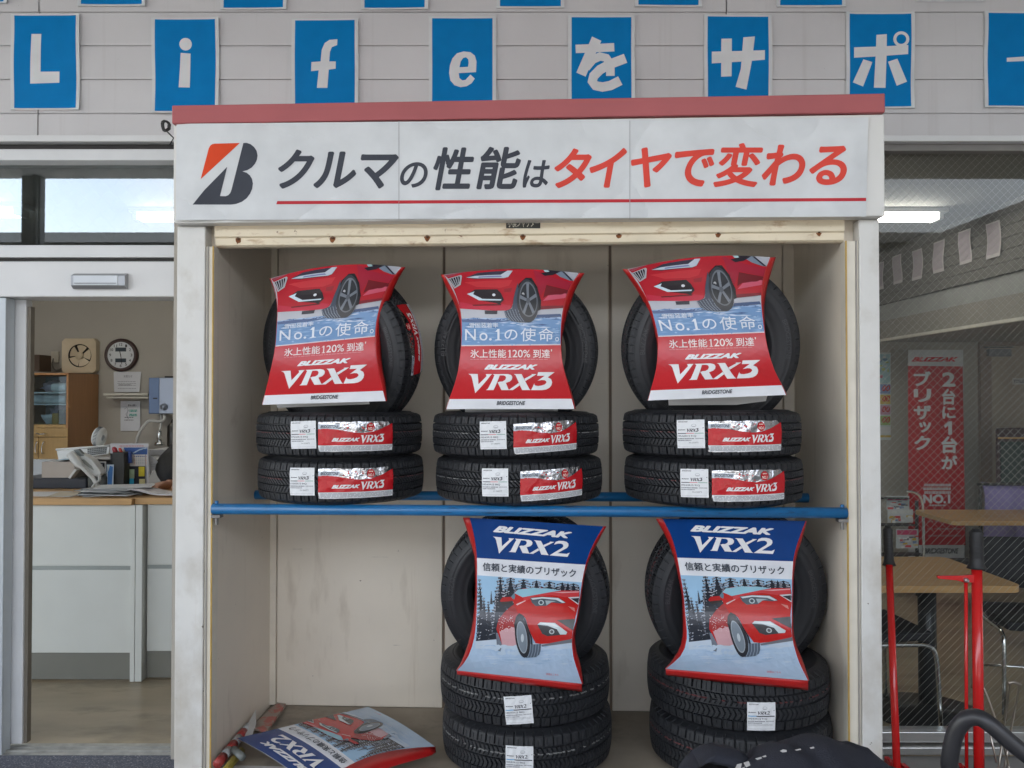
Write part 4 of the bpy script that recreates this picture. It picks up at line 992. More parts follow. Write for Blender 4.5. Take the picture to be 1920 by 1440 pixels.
def art2():
    c = lambda px, py: inv(M2L, M2R, px, py)
    a = Art(c); z = lambda P_: [(860 + x / 5.76, 1060 + y / 5.76) for x, y in P_]
    v1 = c(990, 1052)[1]; v2 = c(990, 1085)[1]; vs = c(990, 1205)[1]
    a.rect(0, 0, 1, v1, (.004, .045, .20), 0, raw=True); a.rect(0, v1, 1, v2, (.74, .75, .78), 0, raw=True)
    a.rect(0, v2, 1, vs, (.33, .52, .70), 0, raw=True); a.rect(0, vs, 1, 1, (.43, .56, .71), 0, raw=True)
    rnd = random.Random(5)
    def inpoly(x, y, P_):
        ins = False; n = len(P_)
        for i in range(n):
            x1, y1 = P_[i]; x2, y2 = P_[(i + 1) % n]
            if (y1 > y) != (y2 > y) and x < (x2 - x1) * (y - y1) / (y2 - y1) + x1: ins = not ins
        return ins
    a.poly(z([(198, 560), (300, 500), (420, 520), (560, 470), (560, 820), (185, 822)]), (.05, .055, .075), 1)
    a.poly(z([(440, 300), (600, 250), (1305, 230), (1300, 300), (440, 420)]), (.10, .10, .12), 1)
    top_ = lambda x: 100 + (x - 200) * .083
    def tree(cx, yt, yb, hw, k):
        n = 15; st_ = (yb - yt) / n; lay = 1.05 + .1 * k
        a.poly(z([(max(199, cx - hw * .55), yb), (cx, max(yt, top_(cx) + 2)), (min(1300, cx + hw * .55), yb)]), (.022, .026, .036), lay)
        for i in range(n):
            t = i / n; y = yt + (yb - yt) * t; w_ = hw * (.12 + .88 * t) * rnd.uniform(.75, 1.12)
            for sg in (-1, 1):
                x1 = max(199, min(1306, cx + sg * w_)); y1 = y + w_ * rnd.uniform(.22, .42)
                if y < top_(cx) + 12 or y1 > 815: continue
                a.stroke(z([(cx, y), ((cx + x1) / 2, (y + y1) / 2 - 3), (x1, y1)]), st_ * .62 / 5.76, rnd.choice([(.018, .022, .032), (.035, .035, .042), (.03, .04, .055)]), lay + .02)
                f0 = rnd.uniform(.15, .4); f1 = rnd.uniform(.7, 1.0)
                a.stroke(z([(cx + (x1 - cx) * f0, y + (y1 - y) * f0 - st_ * .16), (cx + (x1 - cx) * f1, y + (y1 - y) * f1 - st_ * .16)]), st_ * rnd.uniform(.2, .36) / 5.76, rnd.choice([(.42, .44, .50), (.52, .53, .58), (.30, .32, .38)]), lay + .05)
    for k, tr_ in enumerate([(560, 60, 470, 150), (700, 30, 420, 150), (840, 60, 400, 140), (980, 50, 380, 150), (1120, 60, 400, 150), (1240, 70, 400, 130), (1180, 120, 380, 110), (450, 70, 560, 120), (225, 165, 800, 85), (320, 400, 800, 80), (410, 330, 790, 95), (270, 360, 810, 75), (352, 285, 420, 18)]): tree(*tr_, k)
    a.poly(z([(180, 820), (400, 800), (700, 840), (1230, 835), (1230, 900), (180, 900)]), (.52, .60, .69), 2.6)
    for k in range(60):
        x = rnd.uniform(200, 1200); y = rnd.uniform(860, 1080); l = rnd.uniform(40, 190); a.poly(z([(x, y), (min(1225, x + l / 2), y - 9), (min(1225, x + l), y), (min(1225, x + l / 2), y + 12)]), rnd.choice([(.47, .59, .72), (.40, .53, .68), (.52, .62, .73), (.36, .49, .65)]), 2.8)
    red = (.50, .014, .012)
    a.poly(z([(620, 275), (700, 250), (900, 243), (1000, 270), (1305, 275), (1295, 430), (1262, 560), (1228, 790), (1150, 825), (900, 850), (830, 842), (770, 720), (720, 570), (660, 520), (615, 580), (605, 700), (640, 875), (470, 862), (425, 740), (408, 690), (430, 580), (520, 480), (600, 420), (565, 345)]), red, 3)
    a.poly(z([(430, 580), (520, 480), (600, 430), (640, 520), (605, 600), (600, 700), (480, 700), (415, 700)]), (.34, .03, .03), 4)
    a.poly(z([(440, 720), (600, 625), (610, 720), (640, 875), (470, 862)]), (.58, .34, .36), 4)
    a.poly(z([(600, 300), (640, 262), (800, 244), (960, 250), (1105, 272), (960, 295), (690, 345)]), (.28, .50, .60), 4); a.poly(z([(560, 345), (600, 295), (612, 330), (600, 370)]), (.12, .2, .25), 5)
    a.poly(z([(700, 345), (960, 295), (1105, 275), (1300, 285), (1300, 330), (1150, 345), (1000, 320), (830, 335), (700, 400)]), (.57, .05, .055), 4); a.poly(z([(1000, 290), (1300, 280), (1300, 292), (1120, 300)]), (.66, .32, .34), 5)
    a.poly(z([(445, 380), (475, 345), (570, 340), (582, 385), (470, 415)]), (.42, .015, .015), 5); a.poly(z([(455, 395), (580, 385), (570, 408), (475, 425)]), (.03, .02, .02), 6)
    a.poly(z([(620, 420), (720, 378), (724, 384), (632, 432)]), (.7, .5, .5), 5)
    a.poly(z([(770, 350), (900, 338), (1080, 350), (1160, 405), (1100, 412), (1000, 400), (950, 437), (830, 440), (790, 402)]), (.08, .10, .12), 5)
    a.poly(z([(780, 356), (900, 343), (1075, 354), (1150, 402), (1120, 405), (1050, 372), (900, 358), (800, 372)]), (.62, .64, .66), 6)
    a.ell(860 + 890 / 5.76, 1060 + 402 / 5.76, 5.2, 4.8, (.48, .55, .58), 6, 14); a.ell(860 + 890 / 5.76, 1060 + 402 / 5.76, 3.3, 3.2, (.06, .08, .1), 7, 12); a.poly(z([(935, 380), (1060, 385), (1000, 400), (950, 430)]), (.35, .42, .45), 6)
    a.poly(z([(1180, 345), (1300, 338), (1298, 420), (1290, 425)]), (.6, .6, .62), 5); a.poly(z([(1210, 358), (1298, 352), (1292, 412)]), (.03, .03, .035), 6)
    a.poly(z([(1180, 440), (1250, 460), (1255, 500), (1225, 480)]), (.6, .2, .17), 5)
    a.poly(z([(1060, 592), (1255, 578), (1240, 705)]), (.035, .03, .03), 5)
    a.poly(z([(850, 640), (880, 615), (1040, 622), (1170, 722), (1160, 747), (960, 765), (905, 742)]), (.05, .05, .055), 5); a.poly(z([(850, 640), (880, 615), (1040, 622), (1172, 722), (1160, 747), (1095, 748), (1060, 690), (960, 652)]), (.56, .64, .66), 6)
    a.poly(z([(880, 622), (1030, 628), (1090, 670), (960, 645)]), (.75, .78, .78), 7); a.ell(860 + 1005 / 5.76, 1060 + 717 / 5.76, 5, 4.6, (.5, .54, .55), 7, 14); a.ell(860 + 1005 / 5.76, 1060 + 717 / 5.76, 3, 3, (.1, .1, .11), 8, 12)
    a.poly(z([(890, 858), (1228, 795), (1222, 835), (900, 878)]), (.16, .17, .19), 5)
    a.poly(z([(598, 640), (618, 555), (655, 515), (700, 545), (740, 640), (790, 770), (800, 860), (700, 900), (630, 850)]), (.02, .02, .024), 5)
    a.poly(z([(700, 560), (730, 660), (775, 770), (785, 855), (890, 848), (885, 920), (870, 965), (830, 992), (730, 1000), (690, 900)]), (.10, .13, .17), 6)
    for k in range(4): a.stroke(z([(775 + 30 * k, 850), (770 + 29 * k, 930), (745 + 32 * k, 995)]), 1.0, (.28, .34, .42), 7)
    a.ell(860 + 690 / 5.76, 1060 + 785 / 5.76, 13.6, 37.5, (.03, .032, .038), 7, 26, -.13); a.ell(860 + 684 / 5.76, 1060 + 778 / 5.76, 9.6, 30.5, (.34, .38, .42), 8, 24, -.13); a.ell(860 + 684 / 5.76, 1060 + 778 / 5.76, 8.3, 28, (.20, .24, .28), 9, 24, -.13); a.ell(860 + 688 / 5.76, 1060 + 785 / 5.76, 2.8, 8, (.5, .55, .58), 10, 12)
    a.poly(z([(400, 725), (425, 735), (470, 865), (450, 930), (415, 915)]), (.16, .18, .22), 5)
    for k in range(26):
        x = rnd.uniform(400, 700); y = rnd.uniform(870, 960); a.ell(860 + x / 5.76, 1060 + y / 5.76, rnd.uniform(3, 9), rnd.uniform(1.5, 4), (.50, .60, .70), 6, 9)
    for k in range(60):     # snow thrown over the door
        x = rnd.uniform(430, 600); y = rnd.uniform(540, 720); a.ell(860 + x / 5.76, 1060 + y / 5.76, rnd.uniform(.4, 1.1), rnd.uniform(.4, .9), (.66, .5, .5), 6, 6)
    tl = .085
    blizzak(a, 924.5, 985, 1073, 997.5, WHT, 3, tl); vrx(a, 2, 924, 1003, 1070, 1037, WHT, 3, tl)
    a.text('信頼と実績のブリザック', 905, 1054, 1080, 1070, (.045, .055, .075), 3, .016, 0., 0, .075)
    a.text('詳細はこちら', 1024, 1262, 1047, 1266, (.7, .1, .1), 3, 0, 0, 0, .06)
    return a
A3, A2 = art3(), art2()
def board(kind, Lc, Rc, ly0, top_k, bot_k, lo, ro, label, bow=0., tab=None, bflap=None, grp='pillow shaped tyre posters', back=.035):
    t = thing('display_poster', label, 'poster', grp)
    def dep(v):
        q = (2 * v - 1) ** 2; return ly0 - (top_k if v < .5 else bot_k) * q
    def mp(u, v, h):
        p = fwd(Lc, Rc, u, v); b_ = bow * 4 * u * (1 - u) * max(0, 1 - v / .16)
        return PC(p[0], p[1] - b_, dep(v) - h - .012 * 4 * u * (1 - u))
    N = 24; ev = []; ef = []
    for j in range(N + 1):
        for i in range(7): ev.append(mp(i / 6, j / N, -.0025))
    for j in range(N):
        for i in range(6): o_ = j * 7 + i; ef.append((o_, o_ + 7, o_ + 8, o_ + 1))
    rv = []; rf = []
    loop = [(i / 6, 0) for i in range(7)] + [(1, j / N) for j in range(1, N + 1)] + [(i / 6, 1) for i in range(5, -1, -1)] + [(0, j / N) for j in range(N - 1, 0, -1)]
    for u, v in loop: rv.append(mp(u, v, 0)); rv.append(mp(u, v, -.0025))
    n = len(loop); rf = [(2 * i, 2 * ((i + 1) % n), 2 * ((i + 1) % n) + 1, 2 * i + 1) for i in range(n)]
    art = A3 if kind == 3 else A2
    art.build('front_panel', mp, PRINT, t, step=.0007, maxe=.06, extra=[(ev, ef, (.6, .6, .6), 0), (rv, rf, (.7, .68, .68), 0)])
    FR = M('red_card', (.47, .014, .014), .35, var=.05)
    for Cc, off, sg in ((Lc, lo, -1), (Rc, ro, 1)):
        b = MB(); vs = []; NN = 20
        for j in range(NN + 1):
            v = j / NN; p = edge(Cc, v); x = v * (len(off) - 1); i = min(int(x), len(off) - 2); f = x - i; o_ = off[i] + (off[i + 1] - off[i]) * f
            bb = back * (.35 + .65 * math.sin(math.pi * v))
            for k in range(4):
                q = k / 3
                vs.append(PC(p[0] + sg * (o_ * q + .3), p[1] - (bow * 0), dep(v) + .001 + bb * q ** 1.3))
        fs = []
        for j in range(NN):
            for k in range(3): o_ = j * 4 + k; fs.append((o_, o_ + 4, o_ + 5, o_ + 1))
        b.add(vs, fs, 0, True)
        fo = b.build('side_flap', FR, t); sd_ = fo.modifiers.new('thick', 'SOLIDIFY'); sd_.thickness = .0018; sd_.offset = 0
    if bflap:
        b = MB(); vs = []
        for i in range(13):
            u = i / 12; p = fwd(Lc, Rc, u, 1); hgt = bflap[0] + (bflap[1] - bflap[0]) * u + 1.5 * math.sin(u * 5)
            for k in range(4): q = k / 3; vs.append(PC(p[0], p[1] + .3 + hgt * q, dep(1) + .002 - .012 * 4 * u * (1 - u) + .018 * q * q))
        b.add(vs, [(i * 4 + k, i * 4 + k + 1, i * 4 + k + 5, i * 4 + k + 4) for i in range(12) for k in range(3)], 0, True)
        fo = b.build('bottom_flap', FR, t); sd_ = fo.modifiers.new('thick', 'SOLIDIFY'); sd_.thickness = .0018; sd_.offset = 0
    if tab:
        P = [PC(x, y, ly0 + .02) for x, y in tab]
        MB().prism(P, (0, .003, 0)).build('stand_tab', M('white_card', (.62, .62, .62), .6), t)
    settle(t); return t
board(3, L3L, L3R, .075, .045, .06, [2, 0, -2, -3, -3, -3, -2, -1, 0], [7, 12, 14, 13, 11, 10, 9, 8, 2], 'red car poster leaning left on the shelf beside the left cabinet wall', 14, [(517, 750), (690, 748), (693, 758), (560, 763), (520, 765)])
board(3, M3L, M3R, .075, .045, .06, [6, 9, 7, 3, 0, -2, -3, -2, 0], [10, 13, 12, 7, 2, 0, 1, 3, 2], 'red car poster standing straight on the middle shelf stack', 9, [(872, 764), (1046, 762), (1046, 771), (872, 773)])
board(3, R3L, R3R, .065, .045, .06, [9, 9, 9, 7, 5, 1, -2, -2, 0], [10, 12, 9, 4, 1, -1, -1, 0, 1], 'red car poster tilted with a raised corner on the right shelf stack', 12, [(1253, 744), (1440, 738), (1436, 752), (1380, 759), (1254, 760)])
board(2, M2L, M2R, .075, .03, .185, [12, 10, 4, 3, 3, 5, 8, 9, 1], [5, 6, 3, 2, 2, 3, 6, 10, 2], 'blue topped red car poster sloping down to the right, on the middle floor stack', 0, None, (7, 16))
board(2, R2L, R2R, .075, .03, .185, [12, 10, 6, 4, 3, 5, 8, 10, 1], [2, 6, 4, 2, 1, 2, 4, 8, 2], 'blue topped red car poster set level, on the right floor stack', 0, None, (11, 19))
# the poster dropped on the cabinet floor
t = thing('display_poster', 'blue topped red car poster lying on the cabinet floor, upside down', 'poster', 'pillow shaped tyre posters')
TR, BR_, BL_, TL_ = WZ(444, 1385, .30), WZ(690, 1326, .29), WZ(816, 1400, .30), WZ(590, 1478, .31)
def fm(u, v, h):
    a_ = TL_.lerp(TR, u); b_ = BL_.lerp(BR_, u); p = a_.lerp(b_, v)
    w_ = .05 * (1 - (2 * v - 1) ** 2); s_ = (u - .5) * .16 * math.sin(math.pi * v)
    p = p - (TR - TL_).normalized() * s_ * .6
    p.z += h + .03 * math.sin(math.pi * v) * .6 + .012 * math.sin(u * 3) ; return p
ev = [fm(i / 8, j / 16, -.003) for j in range(17) for i in range(9)]; ef = [(j * 9 + i, j * 9 + i + 1, j * 9 + i + 10, j * 9 + i + 9) for j in range(16) for i in range(8)]
A2.build('front_panel', fm, PRINT, t, step=.0007, maxe=.06, extra=[(ev, ef, (.6, .6, .6), 0)])
for u0, wd in ((0., .075), (1., .05)):
    b = MB(); vs = []
    for j in range(17):
        v = j / 16; p = fm(u0, v, 0); o_ = (TR - TL_).normalized() * (wd * math.sin(math.pi * v) ** .7 + .004) * (1 if u0 else -1)
        vs += [p, p + o_ * .5 + Vector((0, 0, -.012)), p + o_ + Vector((0, 0, -.02))]
    b.add(vs, [(j * 3 + k, j * 3 + k + 1, j * 3 + k + 4, j * 3 + k + 3) for j in range(16) for k in range(2)], 0, True); fo = b.build('side_flap', MATS['red_card'], t)
    sd_ = fo.modifiers.new('thick', 'SOLIDIFY'); sd_.thickness = .002
settle(t)
# loose things on the cabinet floor, left corner
def wedge(name, P, thick, mat, label, cat, group=None):
    o = MB().prism(P, thick).build(name, mat, None, .002); tag(o, label, cat, group); return settle(o)
b = MB(); p0 = WZ(408, 1432, .285); p1 = WZ(466, 1362, .285)
for k in range(6):
    q0 = p0.lerp(p1, k / 6); q1 = p0.lerp(p1, (k + 1) / 6); b.tube([q0, q1], .016 if k % 2 else .017, 12, k % 2)
rod = b.build('marker_rod', [M('red_tape', (.30, .035, .03), .5, var=.3), M('white_tape', (.38, .39, .39), .5, var=.3)]); tag(rod, 'red and white striped rod lying in the left corner of the cabinet floor', 'rod'); settle(rod)
wedge('plastic_bag', [WZ(452, 1378, .29), WZ(477, 1335, .31), WZ(478, 1362, .29), WZ(470, 1385, .28)], (0.0, .02, .004), M('clear_plastic', (.45, .44, .42), .3), 'crumpled clear plastic sleeve behind the striped rod', 'plastic bag')
pk = [WZ(470, 1370, .262), WZ(520, 1322, .262), WZ(536, 1324, .262), WZ(502, 1374, .262)]
wedge('cardboard_strip', pk, (0, 0, .012), M('cardboard_red', (.33, .27, .22), .8, var=.1, col2=(.42, .14, .11), thr=(.50, .56), scale2=14), 'grey cardboard strip with a red mark lying against the back of the cabinet', 'cardboard')
b = MB(); b.tube([WZ(412, 1460, .28), WZ(452, 1408, .28)], .014, 10); o = b.build('yellow_tool', M('yellow_plastic', (.28, .22, .035), .5, var=.3)); tag(o, 'yellow tube beside the striped rod on the cabinet floor', 'tube'); settle(o)
b = MB(); b.tube([WZ(438, 1405, .30), WZ(455, 1420, .30)], .013, 10); o = b.build('plastic_plug', M('grey_cap', (.14, .15, .14), .4)); tag(o, 'grey plastic plug between the yellow tube and the fallen poster', 'plug'); settle(o)

# ------------------------------------------------------------------ left room: counter, back wall fittings
CT = 1.0     # counter top height
ct = thing('counter', 'white reception counter with a wooden top and grey kick plate behind the open door', 'counter')
dF, dB = 4.56, 5.33
xm = W(252, 940, dF).x; xL = -3.3; xR = -1.2
MB().box((xL, dF - .03, CT - .036), (xm - .001, dB, CT)).build('counter_top', WOOD, ct, .004)
MB().box((xm + .001, dF + .0, CT - .036), (xR, dB, CT)).build('counter_top', WOOD, ct, .004)
PNL = M('counter_white', (.62, .635, .605), .35, var=.03)
z1_, z2_ = W(100, 1065, dF).z, W(100, 1224, dF).z
p0, p1, p2, p3 = (W(x, 1100, dF).x for x in (246, 254.5, 255.5, 268))
MB().box((xL, dF, z1_ + .011), (p0 - .002, dF + .03, CT - .037)).build('front_panel', PNL, ct, .002)
MB().box((xL, dF, z2_), (p0 - .002, dF + .03, z1_ - .011)).build('front_panel', PNL, ct, .002)
MB().box((p3 + .01, dF + .03, z1_ + .011), (xR, dF + .06, CT - .037)).build('front_panel', PNL, ct, .002)
MB().box((p3 + .01, dF + .03, z2_), (xR, dF + .06, z1_ - .011)).build('front_panel', PNL, ct, .002)
TRM = M('satin_trim', (.36, .39, .38), .35, .6)
MB().box((xL, dF + .002, z1_ - .0105), (p0 - .002, dF + .03, z1_ + .0105)).build('trim_strip', TRM, ct); MB().box((p3 + .01, dF + .032, z1_ - .0105), (xR, dF + .06, z1_ + .0105)).build('trim_strip', TRM, ct)
KCK = M('kick_plate_grey', (.22, .22, .195), .4, .3, var=.06)
MB().box((xL, dF + .004, .012), (p0 - .002, dF + .03, z2_ - .0005)).build('kick_plate', KCK, ct); MB().box((p3 + .01, dF + .034, .012), (xR, dF + .06, z2_ - .0005)).build('kick_plate', KCK, ct)
for a0, a1 in ((p0, p1), (p2, p3)): MB().box((a0, dF - .012, .004), (a1, dF + .25, CT - .037)).build('end_panel', PNL, ct, .002)
settle(ct)
def wbox(name, px0, py0, px1, py1, d, dep, mat, label, cat, bev=.004, group=None):
    a_, b_ = W(px0, py1, d), W(px1, py0, d)
    o = MB().box((a_.x, d, a_.z), (b_.x, d + dep, b_.z)).build(name, mat, None, bev)
    if label: tag(o, label, cat, group); settle(o)
    return o
# cupboard
cb = thing('cupboard', 'orange brown wooden cupboard with glass doors over drawers', 'cupboard')
dC = 7.5; xa, xb = W(20, 800, dC).x, W(127.5, 800, dC).x; zT = W(100, 699, dC).z
zg0, zg1 = W(100, 796, dC).z, W(100, 706, dC).z; zd = W(100, 820, dC).z
CF = M('cupboard_front_wood', (.46, .30, .12), .4, var=.1, scale=4, stretch=(12, 12, 1))
MB().box((xb - .02, dC + .001, .004), (xb, 8.05, zT)).build('side_panel', CUPW, cb, .003)
MB().box((xa, dC + .001, .004), (xa + .02, 8.05, zT)).build('side_panel', CUPW, cb, .003)
MB().box((xa + .021, dC + .0, zT - .02), (xb - .021, 8.05, zT)).build('top_panel', CUPW, cb, .003)
MB().box((xa + .021, 8.02, .01), (xb - .021, 8.05, zT - .021)).build('back_board', M('cup_back', (.16, .19, .20), .7), cb)
for zz_ in (W(100, 735, dC).z, W(100, 757, dC).z): MB().box((xa + .021, dC + .03, zz_ - .012), (xb - .021, 8.019, zz_)).build('shelf', M('shelf_white', (.6, .62, .6), .5), cb)
MB().box((xa + .021, dC + .0, zg0 - .03), (xb - .021, 8.019, zg0)).build('shelf', CF, cb, .002)
dr = MB().box((xa + .022, dC - .004, zd + .004), (xb - .001, dC + .02, zg0 - .032)).build('drawer', CF, cb, .003)
hp = [W(67, 812, dC - .03), W(75, 814, dC - .05), W(85, 813, dC - .03)]; MB().tube(smooth_path([hp[0] + Vector((0, .03, 0)), *hp, hp[2] + Vector((0, .03, 0))], 4), .006, 8).build('handle', CHROME, dr)
xm2 = W(72.5, 840, dC).x
for a_, b_, hx in ((xa + .022, xm2 - .002, 67), (xm2 + .002, xb - .001, 79)):
    dd = MB().box((a_, dC - .004, .06), (b_, dC + .02, zd)).build('door', CF, cb, .003)
    q = [W(hx + o_, y_, dC - .035) for o_, y_ in ((2, 829), (-1, 840), (0, 850))]; MB().tube(smooth_path([q[0] + Vector((0, .03, 0)), *q, q[2] + Vector((0, .03, 0))], 4), .005, 8).build('handle', CHROME, dd)
MB().box((xa + .021, dC + .002, zg0 + .002), (xb - .021, dC + .006, zg1)).build('glass_door', glass_mat('cupboard_glass', (.80, .90, .95), 1.6), cb)
settle(cb)
def blob(name, c, r, mat, label, cat, group=None, seed=0, amp=.15, n=2):
    bm = bmesh.new(); bmesh.ops.create_icosphere(bm, subdivisions=n + 1, radius=1)
    for v in bm.verts:
        k = 1 + amp * noise.noise(v.co * 2.3 + Vector((seed, 0, 0))); v.co = Vector((v.co.x * r[0] * k, v.co.y * r[1] * k, v.co.z * r[2] * k)) + Vector(c)
    me = bpy.data.meshes.new(name); bm.to_mesh(me); bm.free(); me.materials.append(mat)
    for p in me.polygons: p.use_smooth = True
    o = bpy.data.objects.new(name, me); COL.objects.link(o); tag(o, label, cat, group); return settle(o)
PLW = M('white_plastic', (.66, .67, .66), .4, var=.05); CLR = M('lilac_film', (.40, .36, .42), .35, var=.3, scale=20)
s1, s2 = W(100, 735, dC).z, W(100, 757, dC).z
for px, zz_, wdt, lb in ((75, s2, .07, 'white cup roll on the lower glass shelf, first from the door stile'), (92, s2, .075, 'white cup roll in the middle of the lower glass shelf of the cupboard'), (112, s2, .07, 'white cup roll on the lower glass shelf, at the brown side panel'), (113, s1, .07, 'white cup roll lying alone on the upper glass shelf of the cupboard')):
    c = W(px, 745, dC + .15); rr = .042
    b = MB(); b.lathe([(.001, -wdt), (rr * .8, -wdt), (rr, -wdt * .8), (rr, wdt * .8), (rr * .85, wdt), (.001, wdt)], (c.x, dC + .15, zz_ + rr + .001), 16, 0, 'x'); o = b.build('cup_roll', PLW); tag(o, lb, 'cups', 'white cup rolls in the cupboard'); settle(o)
for px, zz_, r, lb in ((98, s1, (.10, .07, .055), 'crumpled lilac plastic film on the upper cupboard shelf'), (112, zg0, (.09, .07, .09), 'crumpled lilac plastic film above the cans in the cupboard')):
    c = W(px, 745, dC + .25); blob('plastic_wrap', (c.x, dC + .27, zz_ + r[2] * .95), r, CLR, lb, 'plastic film', None, px, .5)
c = W(93, 794, dC + .12); b = MB(); b.lathe([(.001, .0), (.03, .0), (.032, .012), (.06, .05), (.072, .085), (.069, .085), (.056, .05), (.03, .02), (.001, .018)], (c.x, c.y, zg0 + .001), 24); o = b.build('bowl', PLW); tag(o, 'white bowl at the bottom of the glass cupboard', 'bowl'); settle(o)
for px, m_, h_, lb in ((107.5, M('yellow_can', (.45, .27, .05), .4, var=.2), .10, 'yellow can beside the white bowl in the cupboard'), (119, M('dark_green_can', (.03, .045, .03), .4, var=.4, scale=30), .13, 'dark green can at the right of the cupboard')):
    c = W(px, 794, dC + .10); b = MB(); b.lathe([(.001, 0), (.042, 0), (.044, .004), (.044, h_ - .01), (.04, h_), (.001, h_)], (c.x, c.y, zg0 + .001), 20); o = b.build('can', m_); tag(o, lb, 'can'); settle(o)
wbox('box', 55, 665, 74, 696, 7.7, .2, M('brown_box', (.07, .045, .03), .7), 'small dark brown box on top of the cupboard', 'box')
# exhaust fan
dW = 8.055
fan = thing('exhaust_fan', 'square cream exhaust fan with dark blades on the back wall', 'fan')
c = W(150, 667, dW - .05); s_ = .165
FCR = M('yellowed_plastic', (.60, .50, .35), .5, var=.12)
b = MB(); n = 32; ro = .112
sq = []
for k in range(n):
    a_ = 2 * math.pi * (k + .5) / n; q = max(abs(math.cos(a_)), abs(math.sin(a_))); sq.append((math.cos(a_) / q * s_, math.sin(a_) / q * s_))
f0 = [(c.x + x, dW - .07, c.z + z) for x, z in sq]; f1 = [(c.x + math.cos(2 * math.pi * (k + .5) / n) * ro, dW - .055, c.z + math.sin(2 * math.pi * (k + .5) / n) * ro) for k in range(n)]; f2 = [(c.x + x, dW - .001, c.z + z) for x, z in sq]
b.add(f0 + f1 + f2, [(k, (k + 1) % n, n + (k + 1) % n, n + k) for k in range(n)] + [((k + 1) % n, k, 2 * n + k, 2 * n + (k + 1) % n) for k in range(n)])
b.build('frame', FCR, fan)
b = MB(); b.lathe([(.0001, dW - .02), (ro + .003, dW - .02), (ro, dW - .054)], (c.x, 0, c.z), 32, 0, 'y'); b.build('duct', M('duct_black', (.025, .022, .02), .7), fan)
for k in range(5):
    a_ = R(80 + 72 * k); b = MB(); vs = []
    for i in range(6):
        aa = a_ + R(62) * (i / 5 - .5); tw_ = .018 * (i / 5 - .5)
        for rr in (.035, .075, .103): vs.append((c.x + math.cos(aa) * rr, dW - .045 + tw_, c.z + math.sin(aa) * rr))
    b.add(vs, [(i * 3 + j, i * 3 + j + 1, i * 3 + j + 4, i * 3 + j + 3) for i in range(5) for j in range(2)], 0, True); b.build('blade', FCR if k in (2, 3, 4, 1) and k != 0 else FCR, fan)
b = MB(); b.lathe([(.0001, dW - .072), (.025, dW - .07), (.036, dW - .06), (.036, dW - .04)], (c.x - .005, 0, c.z), 20, 0, 'y'); b.build('hub', FCR, fan)
settle(fan)
so_ = wbox('socket', 95, 659, 109, 680, dW - .022, .02, M('socket_cream', (.5, .46, .38), .5), None, None); q = [W(100, 672, dW - .03), W(98, 684, dW - .04), W(104, 694, dW - .03), W(118, 690, dW - .02)]
MB().tube(smooth_path(q, 5), .007, 6).build('cord', M('grey_cord', (.2, .19, .17), .6), so_); tag(so_, 'wall socket with a looped cord next to the exhaust fan', 'socket'); settle(so_)
# wall clock
ck = thing('wall_clock', 'round wall clock with a dark brown rim and two small displays', 'clock')
c = W(229, 666, dW); rc = .155; kx = rc / 31.
b = MB(); b.lathe([(rc - .03, dW - .001), (rc + .006, dW - .003), (rc + .004, dW - .03), (rc - .012, dW - .045), (rc - .028, dW - .03)], (c.x, 0, c.z), 40, 0, 'y'); b.build('rim', M('dark_brown_rim', (.045, .018, .014), .3, var=.1), ck)
a = Art(); a.ell(0, 0, 25.6, 25.6, (.62, .64, .66), 0, 40)
for k in range(1, 13):
    an = math.pi * 2 * k / 12; x, y = math.sin(an) * 20.5, -math.cos(an) * 20.5; a.text(str(k), x - (1.8 if k < 10 else 3), y - 2.7, x + (1.8 if k < 10 else 3), y + 2.7, (.03, .03, .035), 1, .01)
a.rect(-10.5, -14.5, 10.5, -6.8, (.03, .045, .06), 1); a.rect(-10.5, 6.5, 10.5, 14.2, (.03, .045, .06), 1)
a.stroke([(-2.2, -9), (.4, 3)], 1.5, (.01, .01, .01), 2); a.stroke([(0, -2), (2.4, 18)], 1.1, (.01, .01, .01), 2.5)
a.build('face', lambda x, y, h: Vector((c.x + x * kx, dW - .028 - h * 2, c.z - y * kx)), PPAPER, ck)
MB().box((c.x - rc, dW - .0005, c.z - .002), (c.x - rc + .001, dW, c.z)).build('back_plate', DARK, ck)
settle(ck)
def note(px0, py0, px1, py1, d, label, draw, sk=0, col=(.60, .61, .64), name='notice', cat='paper', mat=None):
    a = Art(); a.poly([(px0, py0), (px1, py0), (px1 - sk, py1), (px0 + sk * .3, py1)], col, 0); draw(a)
    x0, y0 = px0, py0
    rimb = [W(px0, py0, d + .003), W(px1, py0, d + .003), W(px1 - sk, py1, d + .003), W(px0 + sk * .3, py1, d + .003)]
    o = a.build(name, lambda x, y, h: W(x, y, d - h - .006 * math.sin((y - py0) / (py1 - py0) * 2.4)), mat or PPAPER, maxe=12, extra=[(rimb, [(0, 1, 2, 3)], (.5, .5, .5), 0)]); tag(o, label, cat); return settle(o)
def lines(a, x0, x1, ys, hh, col, seed=1, lay=1):
    r_ = random.Random(seed)
    for y in ys:
        x = x0 + r_.uniform(0, 2)
        while x < x1: l = r_.uniform(1.5, 6); a.rect(x, y, min(x + l, x1), y + hh, col, lay); x += l + .7
def dn1(a): a.text('お知らせ', 232, 703, 248, 708, (.15, .15, .18), 1, .01); lines(a, 220, 255, (715, 718.5, 722, 728), 1, (.25, .25, .28)); lines(a, 222, 246, (721,), 1.4, (.06, .06, .08), 4)
note(213, 697, 265, 735, dW - .006, 'white printed notice below the wall clock, curled at its right edge', dn1, 4)
